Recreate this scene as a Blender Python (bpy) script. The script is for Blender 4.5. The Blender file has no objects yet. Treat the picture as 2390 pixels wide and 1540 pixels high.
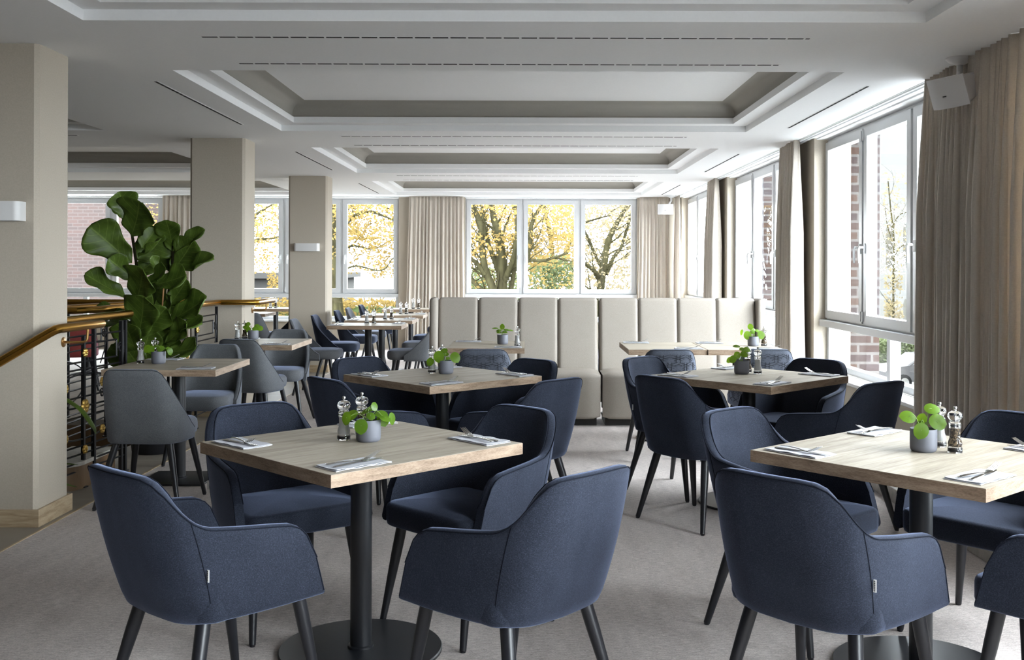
import bpy, math, random
from mathutils import Vector, Matrix, noise as mnoise

C = bpy.context.scene.collection
sc = bpy.context.scene
PI = math.pi
R = math.radians

# ------------------------------------------------------------------ camera
H_EYE = 1.37
cam_d = bpy.data.cameras.new('camera')
cam = bpy.data.objects.new('camera', cam_d); C.objects.link(cam)
cam_d.sensor_width = 36.0; cam_d.lens = 36.0
cam_d.shift_x = -30/2390; cam_d.shift_y = -148/2390
cam_d.clip_start = 0.05; cam_d.clip_end = 400
cam.location = (0, 0, H_EYE)
cam.rotation_euler = (R(90), R(-0.17), 0)
sc.camera = cam

# ------------------------------------------------------------------ world, light, exposure
W_STRENGTH = 41.0
EXPOSURE = 0.0
sc.view_settings.view_transform = 'Standard'
sc.view_settings.look = 'None'
sc.view_settings.gamma = 1.0
sc.view_settings.use_curve_mapping = False
sc.view_settings.exposure = EXPOSURE
sc.cycles.max_bounces = 14
sc.cycles.diffuse_bounces = 7
sc.cycles.glossy_bounces = 4
sc.cycles.transmission_bounces = 10
sc.cycles.transparent_max_bounces = 24
sc.cycles.caustics_reflective = False
sc.cycles.caustics_refractive = True

world = bpy.data.worlds.new('world'); sc.world = world
world.use_nodes = True
wn = world.node_tree; bg = wn.nodes['Background']
# overcast sky: a little brighter at the zenith, bluish white
tc = wn.nodes.new('ShaderNodeTexCoord'); sp = wn.nodes.new('ShaderNodeSeparateXYZ')
cr = wn.nodes.new('ShaderNodeValToRGB')
wn.links.new(tc.outputs['Generated'], sp.inputs[0]); wn.links.new(sp.outputs['Z'], cr.inputs[0])
cr.color_ramp.elements[0].position = 0.0; cr.color_ramp.elements[0].color = (.87, .94, 1.0, 1)
cr.color_ramp.elements[1].position = 1.0; cr.color_ramp.elements[1].color = (.90, .955, 1.0, 1)
wn.links.new(cr.outputs[0], bg.inputs['Color']); bg.inputs['Strength'].default_value = W_STRENGTH

def portal(loc, rot, sx, sy):
    l = bpy.data.lights.new('window_portal', 'AREA'); l.shape = 'RECTANGLE'; l.size = sx; l.size_y = sy
    l.cycles.is_portal = True
    o = bpy.data.objects.new('window_portal', l); C.objects.link(o); o.location = loc; o.rotation_euler = rot
BAYS = [(-1.80, 1.31), (2.15, 5.26), (6.10, 9.21), (10.05, 13.16), (14.00, 17.0)]
for a, b in BAYS:
    portal((3.02, (a+b)/2, 1.5), (0, R(90), 0), 2.05, b-a)      # local -Z points to -X
FARW = [(-8.70, -6.05), (-5.00, -2.11), (-1.00, 1.875)]
for a, b in FARW:
    portal(((a+b)/2, 17.45, 1.5), (R(-90), 0, 0), b-a, 2.05)

# ------------------------------------------------------------------ materials
MATS = {}
def new_mat(name):
    m = bpy.data.materials.new(name); m.use_nodes = True
    MATS[name] = m
    return m, m.node_tree, m.node_tree.nodes['Principled BSDF']
def N(nt, t, **kw):
    n = nt.nodes.new(t)
    for k, v in kw.items(): setattr(n, k, v)
    return n
def simple(name, col, rough=.5, metal=0.0, spec=.5, sheen=0.0, coat=0.0):
    m, nt, p = new_mat(name)
    p.inputs['Base Color'].default_value = (*col, 1); p.inputs['Roughness'].default_value = rough
    p.inputs['Metallic'].default_value = metal; p.inputs['Specular IOR Level'].default_value = spec
    p.inputs['Sheen Weight'].default_value = sheen; p.inputs['Coat Weight'].default_value = coat
    return m
def mapping(nt, scale, coord='Object', rot=(0,0,0), rand=False):
    tcn = N(nt, 'ShaderNodeTexCoord'); mp = N(nt, 'ShaderNodeMapping')
    mp.inputs['Scale'].default_value = scale; mp.inputs['Rotation'].default_value = rot
    nt.links.new(tcn.outputs[coord], mp.inputs['Vector'])
    if rand:
        oi = N(nt, 'ShaderNodeObjectInfo'); ml = N(nt, 'ShaderNodeMath', operation='MULTIPLY'); ml.inputs[1].default_value = 37.0
        nt.links.new(oi.outputs['Random'], ml.inputs[0]); cb = N(nt, 'ShaderNodeCombineXYZ')
        for i in range(3): nt.links.new(ml.outputs[0], cb.inputs[i])
        nt.links.new(cb.outputs[0], mp.inputs['Location'])
    return mp.outputs[0]
def noise(nt, vec, scale, detail=4, rough=.6, dist=0):
    n = N(nt, 'ShaderNodeTexNoise'); n.inputs['Scale'].default_value = scale; n.inputs['Detail'].default_value = detail
    n.inputs['Roughness'].default_value = rough; n.inputs['Distortion'].default_value = dist
    nt.links.new(vec, n.inputs['Vector']); return n.outputs['Fac']
def ramp(nt, fac, stops):
    r = N(nt, 'ShaderNodeValToRGB'); e = r.color_ramp.elements
    while len(e) < len(stops): e.new(.5)
    for i, (p, c) in enumerate(stops):
        e[i].position = p; e[i].color = (*c, 1) if len(c) == 3 else c
    nt.links.new(fac, r.inputs[0]); return r.outputs[0]
def mixc(nt, fac, a, b, mode='MIX'):
    m = N(nt, 'ShaderNodeMix', data_type='RGBA', blend_type=mode)
    if isinstance(fac, (int, float)): m.inputs[0].default_value = fac
    else: nt.links.new(fac, m.inputs[0])
    for s, v in ((6, a), (7, b)):
        if isinstance(v, tuple): m.inputs[s].default_value = (*v, 1)
        else: nt.links.new(v, m.inputs[s])
    return m.outputs[2]
def bump(nt, p, h, strength, dist):
    b = N(nt, 'ShaderNodeBump'); b.inputs['Strength'].default_value = strength; b.inputs['Distance'].default_value = dist
    nt.links.new(h, b.inputs['Height']); nt.links.new(b.outputs[0], p.inputs['Normal'])

def fabric(name, dark, mid, light, scale=900, sheen=.25, rough=.9, bstr=.25):
    m, nt, p = new_mat(name)
    v = mapping(nt, (1, 1, 1))
    a = noise(nt, mapping(nt, (1, 1, .22)), scale, 3, .7)
    b = noise(nt, mapping(nt, (.22, .22, 1)), scale, 3, .7)
    mx = N(nt, 'ShaderNodeMath', operation='ADD'); nt.links.new(a, mx.inputs[0]); nt.links.new(b, mx.inputs[1])
    md = N(nt, 'ShaderNodeMath', operation='MULTIPLY'); nt.links.new(mx.outputs[0], md.inputs[0]); md.inputs[1].default_value = .5
    col = ramp(nt, md.outputs[0], [(.38, dark), (.5, mid), (.66, light)])
    lg = noise(nt, v, 9, 2)
    col = mixc(nt, .25, col, mixc(nt, lg, dark, light))
    nt.links.new(col, p.inputs['Base Color'])
    p.inputs['Roughness'].default_value = rough; p.inputs['Specular IOR Level'].default_value = .2
    p.inputs['Sheen Weight'].default_value = sheen; p.inputs['Sheen Roughness'].default_value = .4
    p.inputs['Sheen Tint'].default_value = (.50, .60, .92, 1)
    bump(nt, p, md.outputs[0], bstr, .0015)
    return m
fabric('navy_fabric', (.0035, .0042, .0068), (.0095, .0120, .0205), (.050, .060, .090), sheen=.35, scale=850)
fabric('grey_fabric', (.050, .052, .057), (.092, .096, .105), (.19, .20, .21), sheen=.3, scale=800)
fabric('slate_fabric', (.045, .052, .068), (.085, .098, .128), (.17, .19, .235), sheen=.3, scale=800)
fabric('red_fabric', (.12, .02, .02), (.2, .035, .03), (.28, .06, .05))
fabric('bench_fabric', (.245, .215, .185), (.29, .26, .228), (.34, .305, .268), scale=500, sheen=.0, rough=.6, bstr=.12)
simple('navy_piping', (.007, .009, .016), .9, spec=.15)
simple('grey_piping', (.05, .054, .062), .9, spec=.15)
simple('slate_piping', (.035, .04, .055), .8)
simple('bench_seam', (.12, .11, .09), .8)
simple('leg_black', (.010, .0105, .014), .35)
simple('metal_black', (.010, .011, .014), .38, .0)
simple('iron_black', (.012, .012, .014), .4, .3)
simple('steel', (.62, .61, .59), .22, 1.0)
simple('chrome', (.75, .75, .76), .12, 1.0)
simple('brass', (.45, .24, .045), .22, 1.0)
simple('brass_dark', (.30, .17, .06), .35, 1.0)
simple('gold', (.55, .36, .10), .4, 1.0)
simple('pot_grey', (.13, .135, .16), .55)
simple('soil', (.03, .02, .014), .95)
simple('plastic_white', (.78, .79, .80), .35)
simple('frame_white', (.57, .58, .59), .25)
simple('speaker_white', (.66, .65, .65), .5)
simple('lamp_white', (.66, .65, .64), .5)
simple('dark_slot', (.01, .01, .01), .9)
simple('tag_white', (.8, .8, .78), .6)
simple('tag_ink', (.05, .05, .06), .6)
simple('salt', (.88, .88, .87), .8)
simple('cane', (.36, .17, .06), .6)
simple('white_cloth', (.7, .7, .7), .9)
simple('bench_base', (.015, .014, .013), .6)
simple('pot_black', (.018, .018, .022), .45)
simple('brown_wood', (.13, .075, .035), .4)
simple('tyre', (.006, .006, .006), .8, spec=0)
simple('car_paint', (.026, .025, .025), .4, .0, spec=.08)
simple('car_glass', (.010, .013, .014), .3, spec=.12)

def napkin_mat():
    m, nt, p = new_mat('napkin')
    v = mapping(nt, (1, 1, 1)); n = noise(nt, v, 500, 2)
    nt.links.new(ramp(nt, n, [(.3, (.42, .43, .47)), (.7, (.60, .61, .66))]), p.inputs['Base Color'])
    p.inputs['Roughness'].default_value = .9
    bump(nt, p, n, .4, .0008)
napkin_mat()

def pepper_mat():
    m, nt, p = new_mat('peppercorns')
    v = mapping(nt, (1, 1, 1)); vo = N(nt, 'ShaderNodeTexVoronoi'); vo.inputs['Scale'].default_value = 260
    nt.links.new(v, vo.inputs['Vector'])
    hs = N(nt, 'ShaderNodeSeparateColor'); nt.links.new(vo.outputs['Color'], hs.inputs[0])
    nt.links.new(ramp(nt, hs.outputs[0], [(.2, (.03, .02, .015)), (.6, (.12, .08, .045)), (.9, (.45, .33, .2))]), p.inputs['Base Color'])
    p.inputs['Roughness'].default_value = .6
    bump(nt, p, vo.outputs['Distance'], .8, .003)
pepper_mat()

def plaster(name, col, scale=140, amt=.04, rough=.75):
    m, nt, p = new_mat(name)
    v = mapping(nt, (1, 1, 1)); n = noise(nt, v, scale, 3)
    d = tuple(c*(1-amt) for c in col); l = tuple(min(1, c*(1+amt)) for c in col)
    nt.links.new(ramp(nt, n, [(.35, d), (.65, l)]), p.inputs['Base Color'])
    p.inputs['Roughness'].default_value = rough; p.inputs['Specular IOR Level'].default_value = .3
    bump(nt, p, n, .12, .001)
plaster('ceiling_white', (.86, .865, .87), 60, .01, .9)
plaster('wall_taupe', (.445, .395, .325))
plaster('wall_dark', (.12, .105, .09))  # for the unseen left and back walls, darkened to cut fill light
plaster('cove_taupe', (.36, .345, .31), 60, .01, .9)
plaster('pillar_white', (.62, .60, .555))
plaster('stone_grey', (.42, .40, .36), 25, .12, .6)

def wood(name, c1, c2, c3, axis_scale=(1.2, 14, 14), rough=.50, rand=True, fine=(3, 120, 120)):
    m, nt, p = new_mat(name)
    v = mapping(nt, axis_scale, rand=rand)
    n = noise(nt, v, 1.6, 6, .62, .6)
    f = noise(nt, mapping(nt, fine, rand=rand), 2.2, 3, .7)
    col = ramp(nt, n, [(.33, c1), (.5, c2), (.68, c3)])
    col = mixc(nt, .35, col, ramp(nt, f, [(.35, c1), (.6, c3)]))
    nt.links.new(col, p.inputs['Base Color'])
    r = ramp(nt, f, [(.3, (rough+.1,)*3), (.7, (rough-.04,)*3)])
    nt.links.new(r, p.inputs['Roughness'])
    p.inputs['Specular IOR Level'].default_value = .38
    bump(nt, p, f, .08, .0006)
wood('oak_top', (.20, .165, .12), (.33, .29, .23), (.43, .385, .315))
wood('oak_edge', (.13, .08, .048), (.27, .19, .13), (.40, .30, .215), axis_scale=(5, 5, 30), rough=.5, fine=(40, 40, 260))
wood('oak_base', (.24, .165, .09), (.40, .30, .19), (.50, .40, .27), axis_scale=(4, 4, 30), rough=.45, rand=False)

def carpet():
    m, nt, p = new_mat('carpet')
    a = noise(nt, mapping(nt, (26, 140, 1)), 1.0, 5, .85)
    b = noise(nt, mapping(nt, (7, 1.2, 1), rot=(0, 0, .1)), 1.3, 4, .6)
    c = noise(nt, mapping(nt, (1, 1.6, 1)), 130, 4, .8)
    col = ramp(nt, a, [(.38, (.20, .168, .158)), (.50, (.425, .375, .355)), (.62, (.74, .67, .64))])
    col = mixc(nt, .45, col, ramp(nt, c, [(.38, (.20, .175, .165)), (.62, (.73, .675, .64))]))
    col = mixc(nt, .22, col, ramp(nt, b, [(.35, (.34, .31, .295)), (.65, (.64, .60, .57))]))
    nt.links.new(col, p.inputs['Base Color']); p.inputs['Roughness'].default_value = .95
    p.inputs['Specular IOR Level'].default_value = .15
    bump(nt, p, c, .5, .004)
carpet()

def tile():
    m, nt, p = new_mat('tile')
    v = mapping(nt, (1, 1, 1))
    bt = N(nt, 'ShaderNodeTexBrick', offset=0.0, squash=1.0)
    bt.inputs['Scale'].default_value = 1.0; bt.inputs['Mortar Size'].default_value = .004
    bt.inputs['Brick Width'].default_value = .6; bt.inputs['Row Height'].default_value = .6
    bt.inputs['Color1'].default_value = (.23, .20, .165, 1); bt.inputs['Color2'].default_value = (.26, .225, .185, 1)
    bt.inputs['Mortar'].default_value = (.40, .37, .33, 1)
    nt.links.new(v, bt.inputs['Vector'])
    n = noise(nt, v, 3, 5)
    nt.links.new(mixc(nt, .25, bt.outputs['Color'], ramp(nt, n, [(.3, (.17, .15, .12)), (.7, (.32, .29, .25))])), p.inputs['Base Color'])
    p.inputs['Roughness'].default_value = .55
tile()

def brick(name, c1, c2, mortar, w=.25, h=.085, ms=.012):
    m, nt, p = new_mat(name)
    tcn = N(nt, 'ShaderNodeTexCoord'); s = N(nt, 'ShaderNodeSeparateXYZ'); cb = N(nt, 'ShaderNodeCombineXYZ')
    ad = N(nt, 'ShaderNodeMath', operation='ADD')
    nt.links.new(tcn.outputs['Object'], s.inputs[0]); nt.links.new(s.outputs['X'], ad.inputs[0]); nt.links.new(s.outputs['Y'], ad.inputs[1])
    nt.links.new(ad.outputs[0], cb.inputs[0]); nt.links.new(s.outputs['Z'], cb.inputs[1])
    bt = N(nt, 'ShaderNodeTexBrick'); bt.inputs['Scale'].default_value = 1
    bt.inputs['Brick Width'].default_value = w; bt.inputs['Row Height'].default_value = h; bt.inputs['Mortar Size'].default_value = ms
    bt.inputs['Color1'].default_value = (*c1, 1); bt.inputs['Color2'].default_value = (*c2, 1); bt.inputs['Mortar'].default_value = (*mortar, 1)
    nt.links.new(cb.outputs[0], bt.inputs['Vector']); nt.links.new(bt.outputs['Color'], p.inputs['Base Color'])
    p.inputs['Roughness'].default_value = .85; p.inputs['Specular IOR Level'].default_value = 0
brick('brick_near', (.034, .022, .018), (.025, .019, .019), (.055, .050, .047))
brick('brick_far', (.029, .0205, .0185), (.023, .0185, .0175), (.031, .0255, .024), w=.30, h=.10, ms=.014)

def curtain_mat():
    m, nt, p = new_mat('linen')
    a = noise(nt, mapping(nt, (1, 1, .15)), 420, 3, .7)
    b = noise(nt, mapping(nt, (.15, .15, 1)), 420, 3, .7)
    mx = N(nt, 'ShaderNodeMath', operation='ADD'); nt.links.new(a, mx.inputs[0]); nt.links.new(b, mx.inputs[1])
    md = N(nt, 'ShaderNodeMath', operation='MULTIPLY'); nt.links.new(mx.outputs[0], md.inputs[0]); md.inputs[1].default_value = .5
    col = ramp(nt, md.outputs[0], [(.36, (.60, .545, .48)), (.64, (.72, .665, .59))])
    nt.links.new(col, p.inputs['Base Color']); p.inputs['Roughness'].default_value = .9; p.inputs['Specular IOR Level'].default_value = .1
    tr = N(nt, 'ShaderNodeBsdfTranslucent'); nt.links.new(mixc(nt, 1.0, col, (.95, .88, .79), 'MULTIPLY'), tr.inputs['Color'])
    ms = N(nt, 'ShaderNodeMixShader'); ms.inputs[0].default_value = .2
    nt.links.new(p.outputs[0], ms.inputs[1]); nt.links.new(tr.outputs[0], ms.inputs[2])
    nt.links.new(ms.outputs[0], nt.nodes['Material Output'].inputs['Surface'])
curtain_mat()

def leaf_mat(name, base, vein, trans, rough=.35, tfac=.3, var=.3, spec=.5):
    m, nt, p = new_mat(name)
    v = mapping(nt, (1, 1, 1)); n = noise(nt, v, 14, 2)
    dk = tuple(c*(1-var) for c in base); lt = tuple(c*(1+var) for c in base)
    col = ramp(nt, n, [(.3, dk), (.7, lt)])
    if vein:
        at = N(nt, 'ShaderNodeUVMap'); s = N(nt, 'ShaderNodeSeparateXYZ'); nt.links.new(at.outputs[0], s.inputs[0])
        # u in 0..1 across, v 0..1 along: midrib at u=.5, side veins slanting up
        su = N(nt, 'ShaderNodeMath', operation='SUBTRACT'); nt.links.new(s.outputs['X'], su.inputs[0]); su.inputs[1].default_value = .5
        ab = N(nt, 'ShaderNodeMath', operation='ABSOLUTE'); nt.links.new(su.outputs[0], ab.inputs[0])
        mid = N(nt, 'ShaderNodeMath', operation='LESS_THAN'); nt.links.new(ab.outputs[0], mid.inputs[0]); mid.inputs[1].default_value = .018
        ma = N(nt, 'ShaderNodeMath', operation='MULTIPLY_ADD'); nt.links.new(ab.outputs[0], ma.inputs[0]); ma.inputs[1].default_value = -.55
        nt.links.new(s.outputs['Y'], ma.inputs[2])
        sc_ = N(nt, 'ShaderNodeMath', operation='MULTIPLY'); nt.links.new(ma.outputs[0], sc_.inputs[0]); sc_.inputs[1].default_value = 6.5
        fr = N(nt, 'ShaderNodeMath', operation='FRACT'); nt.links.new(sc_.outputs[0], fr.inputs[0])
        lt2 = N(nt, 'ShaderNodeMath', operation='LESS_THAN'); nt.links.new(fr.outputs[0], lt2.inputs[0]); lt2.inputs[1].default_value = .07
        mxm = N(nt, 'ShaderNodeMath', operation='MAXIMUM'); nt.links.new(mid.outputs[0], mxm.inputs[0]); nt.links.new(lt2.outputs[0], mxm.inputs[1])
        ml = N(nt, 'ShaderNodeMath', operation='MULTIPLY'); nt.links.new(mxm.outputs[0], ml.inputs[0]); ml.inputs[1].default_value = .5
        col = mixc(nt, ml.outputs[0], col, vein)
    nt.links.new(col, p.inputs['Base Color']); p.inputs['Roughness'].default_value = rough; p.inputs['Specular IOR Level'].default_value = spec
    tr = N(nt, 'ShaderNodeBsdfTranslucent'); tr.inputs['Color'].default_value = (*trans, 1)
    ms = N(nt, 'ShaderNodeMixShader'); ms.inputs[0].default_value = tfac
    nt.links.new(p.outputs[0], ms.inputs[1]); nt.links.new(tr.outputs[0], ms.inputs[2])
    nt.links.new(ms.outputs[0], nt.nodes['Material Output'].inputs['Surface'])
leaf_mat('fig_leaf', (.070, .115, .016), (.20, .28, .06), (.07, .14, .01), .40, .18, .3, .3)
leaf_mat('pilea_leaf', (.085, .175, .014), None, (.30, .50, .02), .35, .35, .25, .35)
leaf_mat('stem_green', (.20, .32, .06), None, (.2, .4, .05), .5, .1, .2)
leaf_mat('autumn_leaf', (.095, .066, .023), None, (.11, .075, .024), .9, .45, .35, .0)
leaf_mat('pale_leaf', (.085, .070, .042), None, (.09, .072, .04), .9, .45, .3, .0)
leaf_mat('green_leaf', (.050, .060, .030), None, (.055, .066, .028), .9, .4, .35, .0)

def bark():
    m, nt, p = new_mat('bark')
    n = noise(nt, mapping(nt, (1, 1, .3)), 12, 5)
    nt.links.new(ramp(nt, n, [(.3, (.008, .007, .004)), (.7, (.022, .020, .010))]), p.inputs['Base Color']); p.inputs['Roughness'].default_value = .9
    p.inputs['Specular IOR Level'].default_value = 0
bark()
simple('ground_out', (.085, .085, .085), .95, spec=0)
simple('plaster_out', (.040, .039, .037), .9, spec=0)
simple('plaster_pale', (.052, .051, .048), .9, spec=0)
simple('window_grey', (.030, .029, .025), .6, spec=0)
simple('hedge_core', (.03, .04, .015), .9, spec=0)

def glass_pane():
    m, nt, p = new_mat('pane')
    nt.nodes.remove(p)
    t = N(nt, 'ShaderNodeBsdfTransparent'); t.inputs[0].default_value = (.95, .97, .97, 1)
    g = N(nt, 'ShaderNodeBsdfGlossy'); g.inputs['Roughness'].default_value = .0; g.inputs['Color'].default_value = (.9, .95, 1, 1)
    lw = N(nt, 'ShaderNodeLayerWeight'); lw.inputs[0].default_value = .5
    pw = N(nt, 'ShaderNodeMath', operation='POWER'); nt.links.new(lw.outputs['Facing'], pw.inputs[0]); pw.inputs[1].default_value = 5.0
    f = N(nt, 'ShaderNodeMath', operation='MULTIPLY_ADD'); nt.links.new(pw.outputs[0], f.inputs[0]); f.inputs[1].default_value = .5; f.inputs[2].default_value = .035
    ms = N(nt, 'ShaderNodeMixShader'); nt.links.new(f.outputs[0], ms.inputs[0]); nt.links.new(t.outputs[0], ms.inputs[1]); nt.links.new(g.outputs[0], ms.inputs[2])
    nt.links.new(ms.outputs[0], nt.nodes['Material Output'].inputs['Surface'])
glass_pane()
def acrylic():
    m, nt, p = new_mat('acrylic')
    p.inputs['Base Color'].default_value = (.97, .98, 1, 1); p.inputs['Roughness'].default_value = .02
    p.inputs['Transmission Weight'].default_value = 1.0; p.inputs['IOR'].default_value = 1.46
acrylic()

# ------------------------------------------------------------------ mesh helpers
class MB:
    def __init__(s): s.v = []; s.f = []; s.mi = []; s.uv = {}
    def add(s, vs, fs, mi=0):
        o = len(s.v); s.v += [tuple(v) for v in vs]
        for f in fs: s.f.append(tuple(i+o for i in f)); s.mi.append(mi)
        return o
    def box(s, x0, x1, y0, y1, z0, z1, mi=0, bev=0.0):
        if bev <= 0:
            vs = [(x, y, z) for z in (z0, z1) for y in (y0, y1) for x in (x0, x1)]
            s.add(vs, [(0, 2, 3, 1), (4, 5, 7, 6), (0, 1, 5, 4), (2, 6, 7, 3), (0, 4, 6, 2), (1, 3, 7, 5)], mi); return
        b = bev; rings = []
        def ring(z, ins):
            X0, X1, Y0, Y1 = x0+ins, x1-ins, y0+ins, y1-ins
            c = max(b-ins, 0)*.6+.0001
            return [(X0+c, Y0, z), (X1-c, Y0, z), (X1, Y0+c, z), (X1, Y1-c, z), (X1-c, Y1, z), (X0+c, Y1, z), (X0, Y1-c, z), (X0, Y0+c, z)]
        rs = [ring(z0, b), ring(z0+b*.3, b*.3), ring(z0+b, 0), ring(z1-b, 0), ring(z1-b*.3, b*.3), ring(z1, b)]
        s.loft(rs, True, mi)
    def loft(s, rs, cap=False, mi=0, closed=True):
        o = len(s.v); n = len(rs[0])
        for r in rs: s.v += [tuple(p) for p in r]
        m = n if closed else n-1
        for i in range(len(rs)-1):
            for j in range(m):
                k = (j+1) % n
                s.f.append((o+i*n+j, o+i*n+k, o+(i+1)*n+k, o+(i+1)*n+j)); s.mi.append(mi)
        if cap:
            s.f.append(tuple(o+j for j in reversed(range(n)))); s.mi.append(mi)
            s.f.append(tuple(o+(len(rs)-1)*n+j for j in range(n))); s.mi.append(mi)
    def lathe(s, prof, c=(0, 0, 0), n=24, mi=0, cap=True):
        rs = [[(c[0]+r*math.cos(2*PI*j/n), c[1]+r*math.sin(2*PI*j/n), c[2]+z) for j in range(n)] for r, z in prof]
        s.loft(rs, cap, mi)
    def tube(s, pts, rad, n=8, mi=0, cap=True):
        pts = [Vector(p) for p in pts]
        if not isinstance(rad, (list, tuple)): rad = [rad]*len(pts)
        rs = []; up = None
        for i, p in enumerate(pts):
            t = (pts[min(i+1, len(pts)-1)]-pts[max(i-1, 0)])
            if t.length < 1e-9: t = Vector((0, 0, 1))
            t.normalize()
            if up is None:
                up = Vector((0, 0, 1)) if abs(t.z) < .9 else Vector((1, 0, 0))
            a = t.cross(up)
            if a.length < 1e-6: a = t.orthogonal()
            a.normalize(); b = a.cross(t).normalized(); up = b
            rs.append([p+(a*math.cos(2*PI*j/n)+b*math.sin(2*PI*j/n))*rad[i] for j in range(n)])
        s.loft(rs, cap, mi)
    def grid(s, rows, mi=0, uv=False):
        o = len(s.v); n = len(rows[0]); m = len(rows)
        for r in rows: s.v += [tuple(p) for p in r]
        for i in range(m-1):
            for j in range(n-1):
                s.f.append((o+i*n+j, o+i*n+j+1, o+(i+1)*n+j+1, o+(i+1)*n+j)); s.mi.append(mi)
        if uv:
            for i in range(m):
                for j in range(n): s.uv[o+i*n+j] = (j/(n-1), i/(m-1))
    def mesh(s, name, mats, smooth=True, angle=40):
        me = bpy.data.meshes.new(name); me.from_pydata(s.v, [], s.f); 
        for m in mats: me.materials.append(MATS[m])
        me.polygons.foreach_set('material_index', s.mi)
        if s.uv:
            ul = me.uv_layers.new(name='UVMap')
            for l in me.loops: ul.data[l.index].uv = s.uv.get(l.vertex_index, (0, 0))
        if smooth:
            me.polygons.foreach_set('use_smooth', [True]*len(s.f))
            me.set_sharp_from_angle(angle=R(angle))
        me.update(); return me
    def obj(s, name, mats, parent=None, smooth=True, angle=40):
        if isinstance(mats, str): mats = [mats]
        o = bpy.data.objects.new(name, s.mesh(name, mats, smooth, angle)); C.objects.link(o)
        if parent: o.parent = parent
        return o
def tag(o, label=None, cat=None, group=None, kind=None):
    if label: o['label'] = label
    if cat: o['category'] = cat
    if group: o['group'] = group
    if kind: o['kind'] = kind
    return o
def thing(name, label, cat, loc=(0, 0, 0), rz=0, group=None):
    o = bpy.data.objects.new(name, None); C.objects.link(o); o.location = loc; o.rotation_euler = (0, 0, rz)
    o.empty_display_size = .1
    return tag(o, label, cat, group)
def copy_tree(o, parent=None):
    c = o.copy(); C.objects.link(c)
    if parent: c.parent = parent
    for ch in list(o.children): copy_tree(ch, c)
    return c
def dup(proto, used, label, loc, rz, group=None):
    if proto.name not in used: used.add(proto.name); o = proto
    else: o = copy_tree(proto)
    o.location = loc; o.rotation_euler = (0, 0, rz); o['label'] = label
    if group: o['group'] = group
    return o
used = set()
def struct(mb, name, mats, parent=None, smooth=False):
    o = mb.obj(name, mats, parent, smooth)
    if not parent: o['kind'] = 'structure'
    return o
def cat(pts, n):        # catmull-rom through points, n samples per span
    out = []; P = [Vector(p) for p in pts]
    for i in range(len(P)-1):
        p0 = P[i-1] if i else P[0]*2-P[1]; p1, p2 = P[i], P[i+1]; p3 = P[i+2] if i+2 < len(P) else P[-1]*2-P[-2]
        for k in range(n):
            t = k/n
            out.append(.5*((2*p1)+(p2-p0)*t+(2*p0-5*p1+4*p2-p3)*t*t+(3*p1-p0-3*p2+p3)*t**3))
    out.append(P[-1]); return out

# ------------------------------------------------------------------ room shell
ZC = 2.53
XL, XR = -9.5, 2.60          # inner faces
YB, YF = -3.2, 17.10
XWIN = 2.75

mb = MB(); mb.box(-2.5, 2.66, YB, YF+.1, -.05, 0); struct(mb, 'floor', 'carpet')
mb = MB()
HX0, HX1, HY0, HY1 = -5.2, -3.0, 6.15, 9.1       # stairwell opening
mb.box(XL, HX0, YB, YF+.1, -.05, 0); mb.box(HX1, -2.5, YB, YF+.1, -.05, 0)
mb.box(HX0, HX1, YB, HY0, -.05, 0); mb.box(HX0, HX1, HY1, YF+.1, -.05, 0)
o = struct(mb, 'floor', 'tile')
# stairwell walls and steps
mb = MB()
mb.box(HX0, HX1, HY0-.04, HY0, -2.2, -.001); mb.box(HX0, HX1, HY1, HY1+.04, -2.2, -.05)
mb.box(HX1, HX1+.04, HY0, HY1, -2.2, -.05); mb.box(HX0-.04, HX0, HY0, HY1, -2.2, -.05); mb.box(HX0, HX1, HY0, HY1, -2.25, -2.2)
struct(mb, 'wall_stairwell', 'brown_wood')
mb = MB()
for i in range(7): mb.box(HX0+.02, HX0+1.0, HY1-.3*(i+1), HY1-.3*i, -2.2, -.17*(i+1))
struct(mb, 'stair_steps', 'stone_grey')
# carpet edge strip
mb = MB(); mb.box(-2.506, -2.494, YB, YF, 0, .004); struct(mb, 'trim_1', 'oak_base')

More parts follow.
